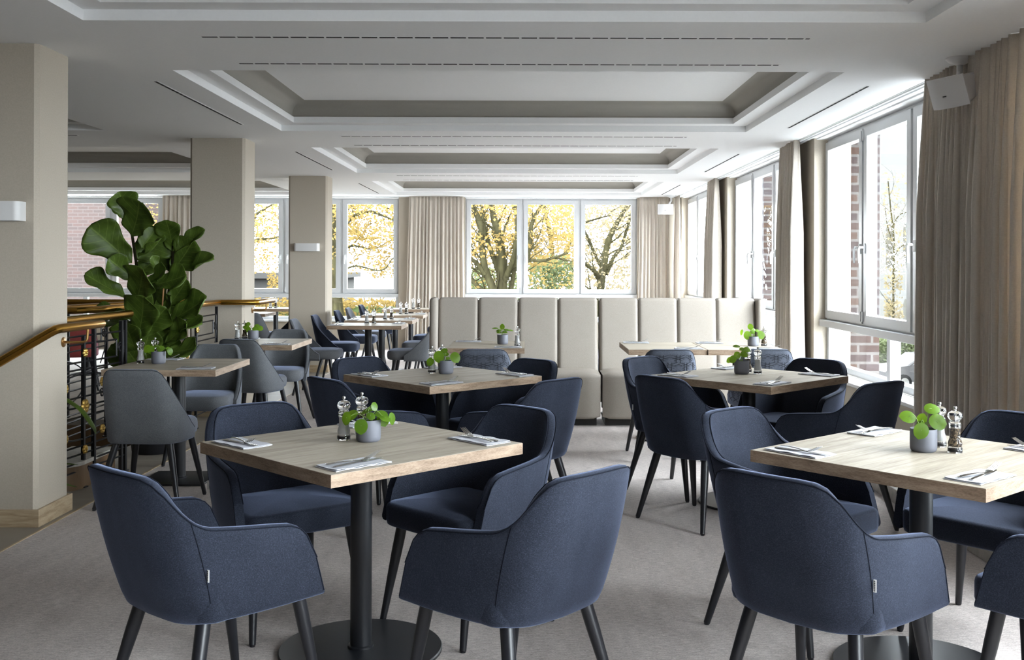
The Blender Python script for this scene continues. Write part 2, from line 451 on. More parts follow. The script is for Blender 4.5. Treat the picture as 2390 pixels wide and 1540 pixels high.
# ceiling with stepped trays
def ceiling():
    mb = MB()
    TR = []
    for k in range(-2, 3):
        y0 = 6.08+3.95*k; y1 = y0+2.72
        TR.append((-2.095, 1.895, y0, y1)); TR.append((-8.3, -3.62, y0, y1))
    xs = [XL-.1, -8.3, -3.62, -2.095, 1.895, 2.75+.3]
    ys = sorted({YB-.1, YF+.3} | {t[2] for t in TR} | {t[3] for t in TR})
    for i in range(len(xs)-1):
        for j in range(len(ys)-1):
            cx, cy = (xs[i]+xs[i+1])/2, (ys[j]+ys[j+1])/2
            if any(t[0] < cx < t[1] and t[2] < cy < t[3] for t in TR): continue
            if ys[j] > YF+.3 or ys[j+1] < YB-.1: continue
            a, b, c, d = xs[i], xs[i+1], max(ys[j], YB-.1), min(ys[j+1], YF+.3)
            mb.add([(a, c, ZC), (b, c, ZC), (b, d, ZC), (a, d, ZC)], [(0, 3, 2, 1)])
    for x0, x1, y0, y1 in TR:
        rs = []
        def ring(ins, z): return [(x0+ins, y0+ins, z), (x1-ins, y0+ins, z), (x1-ins, y1-ins, z), (x0+ins, y1-ins, z)]
        prof = [(0, ZC), (0, ZC+.052), (.135, ZC+.052), (.135, ZC+.102)]
        mb.loft([ring(*q) for q in prof], False, 0)
        cove = [(.135, ZC+.102), (.120, ZC+.115)]
        for i in range(1, 7):
            a = i/6*PI/2; cove.append((.120+.13*(1-math.cos(a)), ZC+.125+.10*math.sin(a)))
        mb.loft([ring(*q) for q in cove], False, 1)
        r = ring(*cove[-1]); mb.add(r, [(3, 2, 1, 0)], 0)
    # slab above so nothing leaks
    mb.box(XL-.2, 3.3, YB-.2, YF+.5, ZC+.30, ZC+.4)
    o = mb.obj('ceiling', ['ceiling_white', 'cove_taupe'], None, True, 30); o['kind'] = 'structure'
ceiling()

# right wall: piers, spandrel, lintel, plinth
mb = MB()
edges = [YB-.1]+[e for b in BAYS for e in b]+[YF+.35]
for i in range(0, len(edges), 2):
    mb.box(XR, 2.93, edges[i], edges[i+1], 0, ZC+.3)
for a, b in BAYS:
    mb.box(XR, 2.93, a, b, 0, .44)
o = struct(mb, 'wall_right', 'wall_taupe')
mb = MB(); mb.box(2.15, XR, YB, YF, 0, .085, bev=.004); struct(mb, 'trim_2', 'stone_grey')
mb = MB()
ex = [YB-.1]+[e for w in [(a, b) for a, b in FARW] for e in w]
mb.box(XL-.1, FARW[0][0], YF, YF+.35, 0, ZC+.3); mb.box(FARW[0][1], FARW[1][0], YF, YF+.35, 0, ZC+.3)
mb.box(FARW[1][1], FARW[2][0], YF, YF+.35, 0, ZC+.3); mb.box(FARW[2][1], XR, YF, YF+.35, 0, ZC+.3)
for a, b in FARW:
    mb.box(a, b, YF, YF+.35, 0, .44); pass
struct(mb, 'wall_far', 'wall_taupe')
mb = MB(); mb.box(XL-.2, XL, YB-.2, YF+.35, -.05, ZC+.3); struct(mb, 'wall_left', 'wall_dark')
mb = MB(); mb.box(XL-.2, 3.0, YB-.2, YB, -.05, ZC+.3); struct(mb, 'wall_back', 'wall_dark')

mb = MB()
for a, b in BAYS: mb.box(XR+.02, 2.93, a, b, ZC-.012, ZC+.3)
for a, b in FARW: mb.box(a, b, YF+.02, YF+.35, ZC-.012, ZC+.3)
struct(mb, 'trim_4', 'ceiling_white')

# pillars
def pillar(y0):
    mb = MB(); x0, x1, y1 = -3.05, -2.55, y0+.37; c = .022
    pts = [(x0+c, y0), (x1-c, y0), (x1, y0+c), (x1, y1-c), (x1-c, y1), (x0+c, y1), (x0, y1-c), (x0, y0+c)]
    rs = [[(px, py, z) for px, py in pts] for z in (0, ZC)]
    mb.loft(rs, True)
    ins = -.012
    return mb
for i, y0 in enumerate((5.36, 9.31, 13.2)):
    o = pillar(y0).obj('pillar', 'wall_taupe', None, False); o['kind'] = 'structure'
    b = MB(); t = .016; x0, x1, y1 = -3.05, -2.55, y0+.37
    b.box(x0-t, x1+t, y0-t, y0, 0, .092, bev=.002); b.box(x1, x1+t, y0, y1+t, 0, .092, bev=.002)
    b.box(x0-t, x0, y0, y1+t, 0, .092, bev=.002); b.box(x0, x1, y1, y1+t, 0, .092, bev=.002)
    q = b.obj('baseboard_pillar', 'oak_base', None, False); q['kind'] = 'structure'

# ------------------------------------------------------------------ windows (built along +X local, inner side faces -Y local)
def window(name, loc, rz, width, sashes=3, shut=True):
    root = bpy.data.objects.new(name, None); C.objects.link(root); root.location = loc; root.rotation_euler = (0, 0, rz); root['kind'] = 'structure'
    zb, zt, zm = .47, ZC-.02, .90
    f = MB(); d0, d1 = -.03, .05
    f.box(0, .055, d0, d1, zb, zt); f.box(width-.055, width, d0, d1, zb, zt)
    f.box(.055, width-.055, d0, d1, zt-.05, zt); f.box(.055, width-.055, d0, d1, zb, zb+.055)
    f.box(.055, width-.055, d0, d1, zm-.06, zm+.05)
    sw = (width)/sashes
    for i in range(1, sashes): f.box(i*sw-.03, i*sw+.03, d0, d1, zm+.05, zt-.05)
    f.box(width/2-.035, width/2+.035, d0, d1, zb+.055, zm-.06)
    f.obj('window_frame', 'frame_white', root, False)
    a = MB(); a.box(-.03 if False else .0, width, -.10, -.03, zm-.055, zm+.005, bev=.004); a.obj('apron_rail', 'frame_white', root, False)
    s = MB(); s.box(0, width, -.21, -.03, zb-.028, zb, bev=.004); s.obj('window_sill', 'frame_white', root, False)
    for i in range(sashes):
        x0, x1 = i*sw+.022, (i+1)*sw-.022; z0, z1 = zm+.018, zt-.028; w = .072
        m = MB(); e0, e1 = -.055, .02
        m.box(x0, x0+w, e0, e1, z0, z1); m.box(x1-w, x1, e0, e1, z0, z1); m.box(x0+w, x1-w, e0, e1, z0, z0+w); m.box(x0+w, x1-w, e0, e1, z1-w, z1)
        # hinges
        hx = x1 if i % 2 == 0 else x0
        m.box(hx-.008, hx+.008, e0-.012, e0, z0+.02, z0+.10); m.box(hx-.008, hx+.008, e0-.012, e0, z1-.10, z1-.02)
        so = m.obj('sash', 'frame_white', root, False)
        g = MB(); g.add([(x0+w, 0, z0+w), (x1-w, 0, z0+w), (x1-w, 0, z1-w), (x0+w, 0, z1-w)], [(0, 1, 2, 3)]); g.obj('pane', 'pane', so, False)
        h = MB(); hxx = x0+w*.5 if i % 2 == 0 or sashes == 3 and i == 2 else x1-w*.5
        if sashes == 3: hxx = (x1-w*.5, x0+w*.5, x0+w*.5)[i]
        zh = 1.53
        h.box(hxx-.014, hxx+.014, e0-.012, e0, zh-.05, zh+.03, bev=.003)
        h.tube([(hxx, e0-.01, zh), (hxx, e0-.045, zh), (hxx, e0-.052, zh-.02), (hxx, e0-.048, zh-.125)], [.010, .010, .011, .008], 8)
        h.obj('handle', 'plastic_white', so)
    for x0, x1 in ((.055, width/2-.035), (width/2+.035, width-.055)):
        g = MB(); g.add([(x0, 0, zb+.055), (x1, 0, zb+.055), (x1, 0, zm-.06), (x0, 0, zm-.06)], [(0, 1, 2, 3)]); g.obj('pane', 'pane', root, False)
    return root
n = 1
for a, b in BAYS:
    window('window_%d' % n, (XWIN, b, 0), R(-90), b-a); n += 1
for a, b in FARW:
    window('window_%d' % n, (a, YF+.11, 0), 0, b-a); n += 1

# curtain rails in the ceiling
mb = MB()
for x in (2.495, 2.535): mb.box(x, x+.018, YB+.1, YF-.02, ZC-.014, ZC)
mb.box(2.485, 2.56, YB+.1, YF-.02, ZC-.004, ZC)
tag(mb.obj('curtain_rail', 'plastic_white', None, False), 'white double curtain track on ceiling along the side windows', 'curtain rail')
mb = MB(); mb.box(-6.1, 2.47, 16.98, 17.0, ZC-.012, ZC)
tag(mb.obj('curtain_rail', 'plastic_white', None, False), 'slim white curtain track on ceiling along the far windows', 'curtain rail')

# ------------------------------------------------------------------ curtains
def curtain(label, p0, p1, zb, seed, flare=(0, 0), npl=None, amp=.035, mat='linen', group='linen curtains', tidy=.7):
    rnd = random.Random(seed)
    p0, p1 = Vector(p0), Vector(p1); L = (p1-p0).length; d = (p1-p0)/L; nrm = Vector((-d.y, d.x))
    npl = npl or max(4, int(L/.075))
    cols = npl*10; rows = 26; zt = ZC-.002
    wf = [rnd.uniform(.6, 1.4) for _ in range(npl+1)]; s = sum(wf[:npl]); cum = [0]
    for i in range(npl): cum.append(cum[-1]+wf[i]/s)
    am = [rnd.uniform(.55, 1.25)*amp for _ in range(npl+1)]
    sway = [rnd.uniform(-.012, .012) for _ in range(npl+2)]
    R_ = []
    for r in range(rows+1):
        v = r/rows; z = zt+(zb-zt)*v; row = []
        grow = min(1, .45+v*1.6)*(.9+.25*v)
        for c in range(cols+1):
            i = min(c//10, npl-1); t = (c-i*10)/10
            u = cum[i]+(cum[i+1]-cum[i])*t
            ph = math.sin(2*PI*t)
            off = am[i]*grow*(ph*abs(ph)**.3)+sway[i]*v*math.sin(v*3+i)
            off += .004*math.sin(c*1.9+v*9)*(1-v)*1.0
            x = (u-.5)*L
            x += (flare[1] if u > .5 else -flare[0])*2*abs(u-.5)*v**1.3
            x += am[i]*.45*grow*math.sin(4*PI*t)*.5
            P = (p0+p1)/2+d*x+nrm*off
            row.append((P.x, P.y, z))
        R_.append(row)
    mb = MB(); mb.grid(R_)
    o = mb.obj('curtain', mat, None, True, 180)
    sd = o.modifiers.new('solid', 'SOLIDIFY'); sd.thickness = .003; sd.offset = 0
    # heading tape as a part
    h = MB(); rr = [[(q[0], q[1], zt-.002), (q[0], q[1], zt-.07)] for q in R_[0]]
    return tag(o, label, 'curtain', group)
curtain('beige linen curtain hanging behind the near ceiling speaker', (2.485, 6.33), (2.45, 5.56), .095, 3, (0, .0), 11, .072)
curtain('beige linen curtain beside the nearest window, touching the frame edge', (2.43, 5.52), (2.41, 4.05), .095, 4, (.0, .0), 16, .072)
curtain('beige linen curtain gathered between the two side windows', (2.50, 10.02), (2.47, 9.30), .095, 5, (.0, .04), 12, .068)
curtain('beige linen curtain rising behind the padded bench right of its end', (2.50, 13.95), (2.49, 13.28), .095, 6, (.10, .0), 11, .06)
curtain('slim beige curtain on the side wall nearest the far corner', (2.50, 17.0), (2.49, 16.50), .095, 7, (.0, .05), 6, .035)
curtain('pleated beige curtain at the far wall left of the three wide panes', (-1.92, 16.95), (-1.02, 16.97), .02, 8, (.06, .03), 14, .04)
curtain('pleated beige curtain at the far wall beside the small speaker', (1.90, 16.97), (2.38, 16.95), .095, 9, (.03, .02), 8, .035)
curtain('pleated beige curtain beyond the fig plant at the far wall', (-6.0, 16.95), (-5.25, 16.95), .02, 10, (.0, .0), 10, .04)

# ------------------------------------------------------------------ ceiling air slots
def slot(label, x0, y0, x1, y1):
    mb = MB(); L = math.hypot(x1-x0, y1-y0); ux, uy = (x1-x0)/L, (y1-y0)/L; nx, ny = -uy, ux
    w = .011; k = 0; s = 0
    def q(a, b, ww, z0, z1, mi):
        P = [(x0+ux*t+nx*v, y0+uy*t+ny*v) for t, v in ((a, -ww), (b, -ww), (b, ww), (a, ww))]
        mb.loft([[(*p, z0) for p in P], [(*p, z1) for p in P]], True, mi)
    q(-.01, L+.01, .016, ZC-.0015, ZC, 0)
    while s < L-.01:
        q(s, min(s+.078, L), .0085, ZC-.003, ZC-.0014, 1); s += .09
    o = mb.obj('air_slot', ['ceiling_white', 'dark_slot'], None, False)
    tag(o, label, 'air vent', 'slotted air vents in the ceiling')
ordn = {-1: 'overhead', 0: 'around the nearest ceiling recess', 1: 'around the second ceiling recess', 2: 'around the farthest ceiling recess'}
for k in (0, 1, 2):
    o_ = 3.95*k
    slot('long dashed air slot, outer of the pair before the %s recess' % ('large', 'second', 'farthest')[k], -1.64, 5.19+o_, 1.44, 5.19+o_)
    slot('long dashed air slot, inner of the pair before the %s recess' % ('large', 'second', 'farthest')[k], -1.64, 5.87+o_, 1.45, 5.87+o_)
    slot('dashed air slot between the %s recess and the pillars' % ('large', 'second', 'farthest')[k], -2.33, 6.45+o_, -2.33, 8.40+o_)
    slot('dashed air slot between the %s recess and the windows' % ('large', 'second', 'farthest')[k], 2.19, 6.55+o_, 2.19, 8.52+o_)
slot('dashed air slot beyond the pillars before the far recess', -6.6, 5.19+3.95, -4.0, 5.19+3.95)

# ------------------------------------------------------------------ wall lamps
def wall_lamp(label, x0, x1, y, zc):
    t = thing('wall_lamp', label, 'wall lamp', ((x0+x1)/2, y, zc), 0, 'white wall lamps on the pillars')
    w = (x1-x0)/2; mb = MB(); pts = []
    D, r = .085, .03
    for cx, sgn in ((w-r, 1), (-w+r, -1)):
        pass
    out = [(-w, 0)]
    for i in range(7): a = PI+i/6*PI/2; out.append((-w+r+r*math.cos(a), -D+r+r*math.sin(a)))
    for i in range(7): a = 1.5*PI+i/6*PI/2; out.append((w-r+r*math.cos(a), -D+r+r*math.sin(a)))
    out.append((w, 0))
    mb.loft([[(px, py, z) for px, py in out] for z in (-.05, .05)], False)
    n_ = len(out); inn = [(px*.96, py*.93-.001) for px, py in out]
    mb.loft([[(px, py, -.05) for px, py in out], [(px, py, -.05) for px, py in inn], [(px, py, .05) for px, py in inn], [(px, py, .05) for px, py in out]], False)
    mb.obj('lamp_shade', 'lamp_white', t, True, 50)
    b = MB(); b.box(-w*.8, w*.8, -.02, 0, -.03, .03); b.obj('mounting_plate', 'plastic_white', t, False)
wall_lamp('white oblong wall lamp on the nearest pillar', -2.935, -2.612, 5.36, 1.65)
wall_lamp('small white oblong wall lamp on the farthest pillar', -2.96, -2.645, 13.2, 1.61)

# ------------------------------------------------------------------ speakers
def speaker(label, mount, body, rz, tilt, tiltside=0):
    t = thing('ceiling_speaker', label, 'speaker', mount, 0, 'white ceiling speakers')
    mx, my, mz = mount; bx, by, bz = (body[i]-mount[i] for i in range(3))
    m = MB(); m.lathe([(.075, 0), (.075, -.006), (.06, -.022), (.03, -.036), (.02, -.04)], n=24); 
    m.tube([(0, 0, -.03), (0, 0, -.085), (bx*.5, by*.5, bz*.7), (bx, by, bz)], .016, 10); m.obj('mounting_bracket', 'speaker_white', t)
    e = MB(); W, H_, D = .125, .083, .15
    rs = []
    def rr(w, h, y, c=.012):
        return [(-w+c, y, -h), (w-c, y, -h), (w, y, -h+c), (w, y, h-c), (w-c, y, h), (-w+c, y, h), (-w, y, h-c), (-w, y, -h+c)]
    rs = [rr(.085, .055, .09), rr(.095, .062, .08), rr(W-.004, H_-.004, -.05), rr(W-.004, H_-.004, -.055)]
    e.loft(rs, True)
    bo = e.obj('cabinet', 'speaker_white', t, True, 30); bo.location = (bx, by, bz); bo.rotation_euler = (R(tilt), R(tiltside), R(rz))
    g = MB(); rows = []
    for i in range(9):
        a = -1+i/4; rows.append([(a*W, -.055-.03*(1-a*a)-.002, zz*H_) for zz in (-1, 1)])
    out = [(r_[0][0], r_[0][1]) for r_ in rows]
    lo = [(x, y, -H_) for x, y in out]+[(W, -.05, -H_), (-W, -.05, -H_)]
    hi = [(x, y, H_) for x, y, z in lo]
    g.loft([lo, hi], True); g.obj('grille', 'speaker_white', bo, True, 35)
    b = MB(); b.box(-.012, .012, -.0895, -.087, -.018, -.013); b.obj('badge', 'iron_black', bo, False)
speaker('white speaker hanging from the ceiling before the near curtain', (2.40, 5.66, ZC), (2.325, 5.54, 2.335), -66, 20, 0)
speaker('small white speaker hanging in the far window corner', (2.37, 16.6, ZC), (2.26, 16.45, 2.30), -12, 6)

# ------------------------------------------------------------------ upholstered chairs
def interp(tab, t):
    i = min(int(t), len(tab)-2); f = t-i
    return tab[i]*(1-f)+tab[i+1]*f
class Shell:
    def __init__(s, levels, ztop, tmax, zb, under=(.02, .035)):
        s.lv = [(z, cat([(x, y, 0) for x, y in pts], 12)) for z, pts in levels]; s.ztop = ztop; s.tmax = tmax; s.zb = zb
        s.n = len(levels[0][1])-1; s.under = under
    def plan(s, t, z):
        # t in 0..n ; quadratic blend between levels
        def at(c):
            f = t*12; i = min(int(f), len(c)-2); return c[i].lerp(c[i+1], f-i)
        z0, z1, z2 = (l[0] for l in s.lv); a, b, c = (at(l[1]) for l in s.lv)
        l0 = (z-z1)*(z-z2)/((z0-z1)*(z0-z2)); l1 = (z-z0)*(z-z2)/((z1-z0)*(z1-z2)); l2 = (z-z0)*(z-z1)/((z2-z0)*(z2-z1))
        return a*l0+b*l1+c*l2
    def P(s, t, z, off=0.0):
        sg = 1 if t >= 0 else -1; at = abs(t)
        p = s.plan(at, z); e = .06
        q0 = s.plan(max(at-e, 0), z); q1 = s.plan(min(at+e, s.n), z)
        if at < e: q0 = Vector((-q1.x, q1.y, 0))
        tg = (q1-q0).normalized(); nr = Vector((tg.y, -tg.x, 0))   # outward
        p = p+nr*off
        return Vector((p.x*sg, p.y, z))
    def build(s, th, ncol=56, nrow=14):
        ts = [-s.tmax+2*s.tmax*i/ncol for i in range(ncol+1)]
        mb = MB(); outer = []; inner = []; rim = []
        for t in ts:
            zt = s.ztop(abs(t)); col = []; zb = s.zb(abs(t))
            # underside tuck
            col.append(s.P(t, zb-.010, -.03)); col.append(s.P(t, zb-.007, -.012)); col.append(s.P(t, zb, -.003))
            for r in range(1, nrow+1):
                z = zb+(zt-zb)*r/nrow; col.append(s.P(t, z, 0))
            top = [s.P(t, zt+.007, -th*.25), s.P(t, zt+.007, -th*.75)]
            inn = [s.P(t, zb+(zt-zb)*r/nrow, -th) for r in range(nrow, -1, -1)]
            outer.append(col+top+inn)
        mb.loft(outer, False, 0, closed=False)
        # end caps
        for c in (outer[0], outer[-1]):
            o = len(mb.v); mb.v += [tuple(p) for p in c]; n_ = len(c)
            # strip between outer and inner columns
            a = 3; 
            for r in range(n_//2):
                i0, i1, j1, j0 = r, r+1, n_-2-r, n_-1-r
                if i1 < j1: mb.f.append((o+i0, o+i1, o+j1, o+j0)); mb.mi.append(0)
        return mb
def rounded_slab(mb, x0, x1, y0, y1, z0, z1, rc, re, crown=.012, mi=0, ny=5, power=None):
    # rounded rectangle plan, rounded edges, slightly crowned top
    cx, cy = (x0+x1)/2, (y0+y1)/2; hx, hy = (x1-x0)/2, (y1-y0)/2
    def ring(ins, z):
        pts = []; r = max(rc-ins, .004)
        for qx, qy, a0 in ((1, -1, -PI/2), (1, 1, 0), (-1, 1, PI/2), (-1, -1, PI)):
            for i in range(7):
                a = a0+i/6*PI/2
                pts.append((cx+qx*(hx-ins-r)+r*math.cos(a), cy+qy*(hy-ins-r)+r*math.sin(a), z))
        return pts
    rs = [ring(re*.7, z0), ring(re*.2, z0+re*.3), ring(0, z0+re)]
    rs += [ring(0, z1-re)]
    for i in range(1, 5):
        a = i/4*PI/2; rs.append(ring(re*(1-math.cos(a)), z1-re+re*math.sin(a)))
    for k in (.25, .5, .75): rs.append(ring(re+(min(hx, hy)-re-.01)*k, z1+crown*(1-(1-k)**2)))
    mb.loft(rs, True, mi)

ARM = Shell([(.385, [(0, -.222), (.12, -.217), (.188, -.190), (.226, -.145), (.254, -.045), (.270, .08), (.277, .205)]),
             (.60, [(0, -.292), (.12, -.286), (.195, -.256), (.236, -.198), (.262, -.09), (.272, .03), (.277, .145)]),
             (.79, [(0, -.335), (.10, -.330), (.175, -.308), (.226, -.262), (.255, -.17), (.268, -.03), (.277, .09)])],
            None, 6.0, lambda t: .368+.022*min(1, t/6))
def arm_top(t):
    T = [(0, .792), (1, .792), (1.6, .788), (2.0, .775), (2.4, .742), (2.8, .690), (3.1, .658), (3.4, .640), (4, .631), (5, .617), (5.5, .609), (5.72, .597), (5.86, .575), (5.94, .545), (6.0, .50)]
    for (a, za), (b, zb) in zip(T, T[1:]):
        if t <= b: 
            f = (t-a)/(b-a); f = f
            return za+(zb-za)*f
    return T[-1][1]
ARM.ztop = arm_top
SIDE = Shell([(.40, [(0, -.215), (.11, -.210), (.175, -.185), (.212, -.130), (.226, -.04), (.228, .05), (.226, .12)]),
              (.60, [(0, -.262), (.11, -.257), (.170, -.232), (.205, -.180), (.224, -.09), (.230, .0), (.232, .08)]),
              (.79, [(0, -.300), (.10, -.296), (.155, -.280), (.192, -.240), (.215, -.17), (.228, -.09), (.235, -.01)])],
             None, 5.0, lambda t: .375)
def side_top(t):
    T = [(0, .790), (1.2, .790), (1.7, .785), (2.1, .768), (2.5, .725), (3.0, .655), (3.5, .585), (4.0, .52), (4.5, .465), (5.0, .43)]
    for (a, za), (b, zb) in zip(T, T[1:]):
        if t <= b: return za+(zb-za)*(t-a)/(b-a)
    return T[-1][1]
SIDE.ztop = side_top

def leg(parent, top, foot, r0=.0215, r1=.0125, mat='leg_black'):
    mb = MB(); a, b = Vector(top), Vector(foot)
    b2 = b+Vector((0, 0, .006))
    mb.tube([a, a.lerp(b2, .3), a.lerp(b2, .7), b2], [r0, r0*.9+r1*.1, r0*.35+r1*.65, r1], 14)
    mb.tube([b2, b], [r1*.85, r1*.8], 12)
    return mb.obj('leg', mat, parent)
def rim_curve(sh, off, dz=0, n=90, t0=None):
    t0 = t0 or sh.tmax
    return [sh.P(-t0+2*t0*i/n, sh.ztop(abs(-t0+2*t0*i/n))+dz, off) for i in range(n+1)]
def armchair():
    t = thing('armchair', 'x', 'chair')
    ARM.build(.034, 72, 14).obj('shell', 'navy_fabric', t, True, 75)
    s = MB(); rounded_slab(s, -.240, .240, -.185, .240, .372, .462, .06, .022, .014); s.obj('seat', 'navy_fabric', t, True, 60)
    p = MB(); p.tube(rim_curve(ARM, .0005, .0015), .0019, 6); p.tube(rim_curve(ARM, -.034, .0025), .0019, 6)
    # front edges of arms
    for sg in (-1, 1):
        p.tube([ARM.P(sg*5.98, .398+(.50-.398)*i/6, .0) for i in range(7)], .0019, 6)
        p.tube([ARM.P(sg*3.0, .378+(arm_top(3)-.378)*i/10, .0) for i in range(11)], .0016, 6)
    p.obj('piping', 'navy_piping', t)
    for x in (-1, 1):
        leg(t, (x*.195, .165, .372), (x*.231, .231, 0)); leg(t, (x*.165, -.135, .378), (x*.231, -.231, 0))
    g = MB(); c = ARM.P(3.05, .515, .002)
    g.box(c.x-.001, c.x+.007, c.y-.0005, c.y+.0015, c.z-.017, c.z+.017, 0)
    for i in range(6): g.box(c.x+.001, c.x+.005, c.y-.0012, c.y-.0004, c.z-.014+i*.005, c.z-.011+i*.005, 1)
    q = g.obj('tag', ['tag_white', 'tag_ink'], t, False); q['label'] = 'small white fabric tag sewn in the side seam'
    return t
def side_chair(name, mat, pip, catn='chair', quilt=False):
    t = thing(name, 'x', catn)
    SIDE.build(.03, 60, 12).obj('backrest', mat, t, True, 75)
    s = MB(); rounded_slab(s, -.205, .205, -.175, .245, .378, .478, .11, .035, .012); s.obj('seat', mat, t, True, 60)
    p = MB(); p.tube(rim_curve(SIDE, .0, .002), .0022, 6)
    p.obj('piping', pip, t)
    if quilt:
        q = MB(); a = .062
        zc0 = .43
        def W(u, z):
            tt = u/.058           # approx arc length per span
            if abs(tt) > 4.6: return None
            if z > SIDE.ztop(abs(tt))-.012 or z < .40: return None
            return SIDE.P(tt, z, .0006)
        for i in range(-6, 7):
            for j in range(0, 9):
                cx, cz = (i+(j % 2)*.5)*a, zc0+j*a*.866
                for k in range(3):
                    an = PI/2+k*2*PI/3; dx, dz = math.cos(an), math.sin(an); nx, nz = -dz, dx
                    for o_ in (-.007, .007):
                        pts = [W(cx+dx*a*.95*f/4+nx*o_, cz+dz*a*.95*f/4+nz*o_) for f in range(5)]
                        if all(pts): q.tube(pts, .0019, 4, cap=False)
                    pts = [W(cx+math.cos(an+PI/3)*a*.58*0+dx*a*.58+nx*f*a*.0, cz) for f in range(1)]
        qq = q.obj('quilting', pip, t); qq['label'] = 'stitched star lattice on the outer back'
    for x in (-1, 1):
        leg(t, (x*.16, .15, .385), (x*.225, .215, 0), .020, .012); leg(t, (x*.15, -.13, .385), (x*.24, -.225, 0), .020, .012)
    return t

AC = armchair()
for lab, x, y, a in [
    ('navy armchair, back to us, at the front table with trailing plant, white seam tag showing', -.94, 3.107, -41),
    ('navy armchair at the trailing plant table, its tall curved back toward the carpet aisle', -.033, 3.088, 46.8),
    ('navy armchair behind the trailing plant table, blue seat visible, nearest the grey chairs', -.938, 4.01, -141.8),
    ('navy armchair behind the trailing plant table, dark inner back and pale lit inner arm', -.218, 3.962, 135.4),
    ('navy armchair, back to us, at the front table by the curtain, white seam tag showing', .902, 3.043, -46.9),
    ('navy armchair with pale lit inner back at the front table by the curtain', 1.028, 3.906, -139.3),
    ('navy armchair right before the near curtain, its blue seat under the table', 1.745, 3.84, 131),
    ('navy armchair cut by the frame, only one dark arm and legs showing', 1.649, 3.009, 41.9),
    ('dark navy armchair, outer back to us, at the window table on the aisle side', .945, 5.557, -50.8),
    ('navy armchair with bright inner back beside the quilted chair at the window table', .952, 6.295, -135.1),
    ('navy armchair at the window table with its high back edge pointing to the low window', 1.62, 5.383, 37.3),
    ('navy armchair tucked behind the window table, lit from the low window', 1.618, 6.181, 134.6),
    ('navy armchair at the middle table, dark outer back seen just above the front salt mill', -.794, 5.442, -48.5),
    ('navy armchair with bluish outer back at the middle table, on the aisle side', -.043, 5.439, 47.2),
    ('navy armchair with its rounded inner back showing beyond the middle table, beside the grey row', -.834, 6.205, -135),
    ('navy armchair beyond the middle table in front of the padded bench, inner back dark', -.144, 6.112, 136)]:
    dup(AC, used, lab, (x, y, 0), R(a), 'navy armchairs around the square tables')
GC = side_chair('side_chair', 'grey_fabric', 'grey_piping')
for lab, x, y, a in [
    ('grey armless chair seen from behind in front of the fig plant table', -2.15, 5.93, -3),
    ('grey armless chair facing us on the far side of the fig plant table', -2.24, 7.20, 180),
    ('grey armless chair seen from behind, turned slightly, at the table by the middle pillar', -2.18, 8.27, -12),
    ('grey armless chair facing us beyond the table by the middle pillar', -2.13, 8.98, 180),
    ('grey armless chair seen side on, facing the first small table of the row', -2.22, 11.05, -90),
    ('grey armless chair seen side on at the row, behind two navy ones', -2.16, 14.1, -90),
    ('grey armless chair at the first row table, its back against the bench end', -1.22, 11.0, 90),
    ('grey armless chair at the second small table of the row, mostly its seat showing', -1.2, 12.15, 90),
    ('grey armless chair seen between two pillars, back to us', -3.38, 12.75, 0)]:
    dup(GC, used, lab, (x, y, 0), R(a), 'grey armless chairs')
NC = side_chair('side_chair', 'navy_fabric', 'navy_piping')
for lab, x, y, a in [
    ('navy armless chair at the second small table of the row beside the far pillar', -2.19, 12.0, -90),
    ('navy armless chair at the third row table in front of the lower window', -2.16, 13.25, -90),
    ('navy armless chair at the last small table of the row by the far window', -2.16, 15.2, -90),
    ('navy armless chair on the bench side of the third row table, mostly seat', -1.2, 13.35, 90),
    ('navy armless chair on the bench side of the last table of the row', -1.2, 15.3, 90),
    ('navy armless chair glimpsed between two pillars, high back toward the farthest one', -3.30, 13.75, 90)]:
    dup(NC, used, lab, (x, y, 0), R(a), 'navy armless chairs')
QC = side_chair('quilted_chair', 'slate_fabric', 'slate_piping', 'chair', True)
for lab, x, y, a in [
    ('slate blue chair with quilted back at the left bench table', -.30, 7.40, 3),
    ('slate blue quilted chair behind the pale navy armchair, at the wide bench table', 1.00, 7.42, 3),
    ('slate blue quilted chair nearest the windows, at the wide bench table', 1.72, 7.48, -2)]:
    dup(QC, used, lab, (x, y, 0), R(a), 'quilted chairs at the bench')
RC = side_chair('side_chair', 'red_fabric', 'navy_piping')
dup(RC, used, 'red chair glimpsed through the iron railing', (-4.95, 11.3, 0), R(20))

# ------------------------------------------------------------------ tables
ZT = .74
def table_proto(sx, sy, base='disc', br=.29):
    t = thing('dining_table', 'x', 'table')
    m = MB(); hx, hy = sx/2, sy/2; b = .0015
    m.box(-hx+b, hx-b, -hy+b, hy-b, ZT-.0012, ZT, 0)
    m.box(-hx, hx, -hy, hy, ZT-.040, ZT-.0012, 1)
    m.obj('tabletop', ['oak_top', 'oak_edge'], t, False)
    p = MB(); p.lathe([(.038, .012), (.038, ZT-.045)], n=28); p.lathe([(.046, .012), (.046, .02), (.038, .022)], n=28)
    p.obj('pole', 'metal_black', t)
    q = MB(); q.box(-.16, .16, -.16, .16, ZT-.046, ZT-.040); q.obj('mounting_plate', 'metal_black', t, False)
    u = MB()
    if base == 'disc': u.lathe([(br, 0), (br, .008), (br-.004, .012), (.03, .013)], n=64)
    else: u.box(-br, br, -br, br, 0, .012, bev=.003)
    u.obj('base_plate', 'metal_black', t, True, 30)
    return t
TB = table_proto(.815, .815, 'disc', .29)
TS = table_proto(.69, .77, 'square', .21)
TBN = table_proto(.60, .77, 'disc', .20)
TR_ = table_proto(.79, .60, 'disc', .20)
G1 = 'square oak tables with navy armchairs'
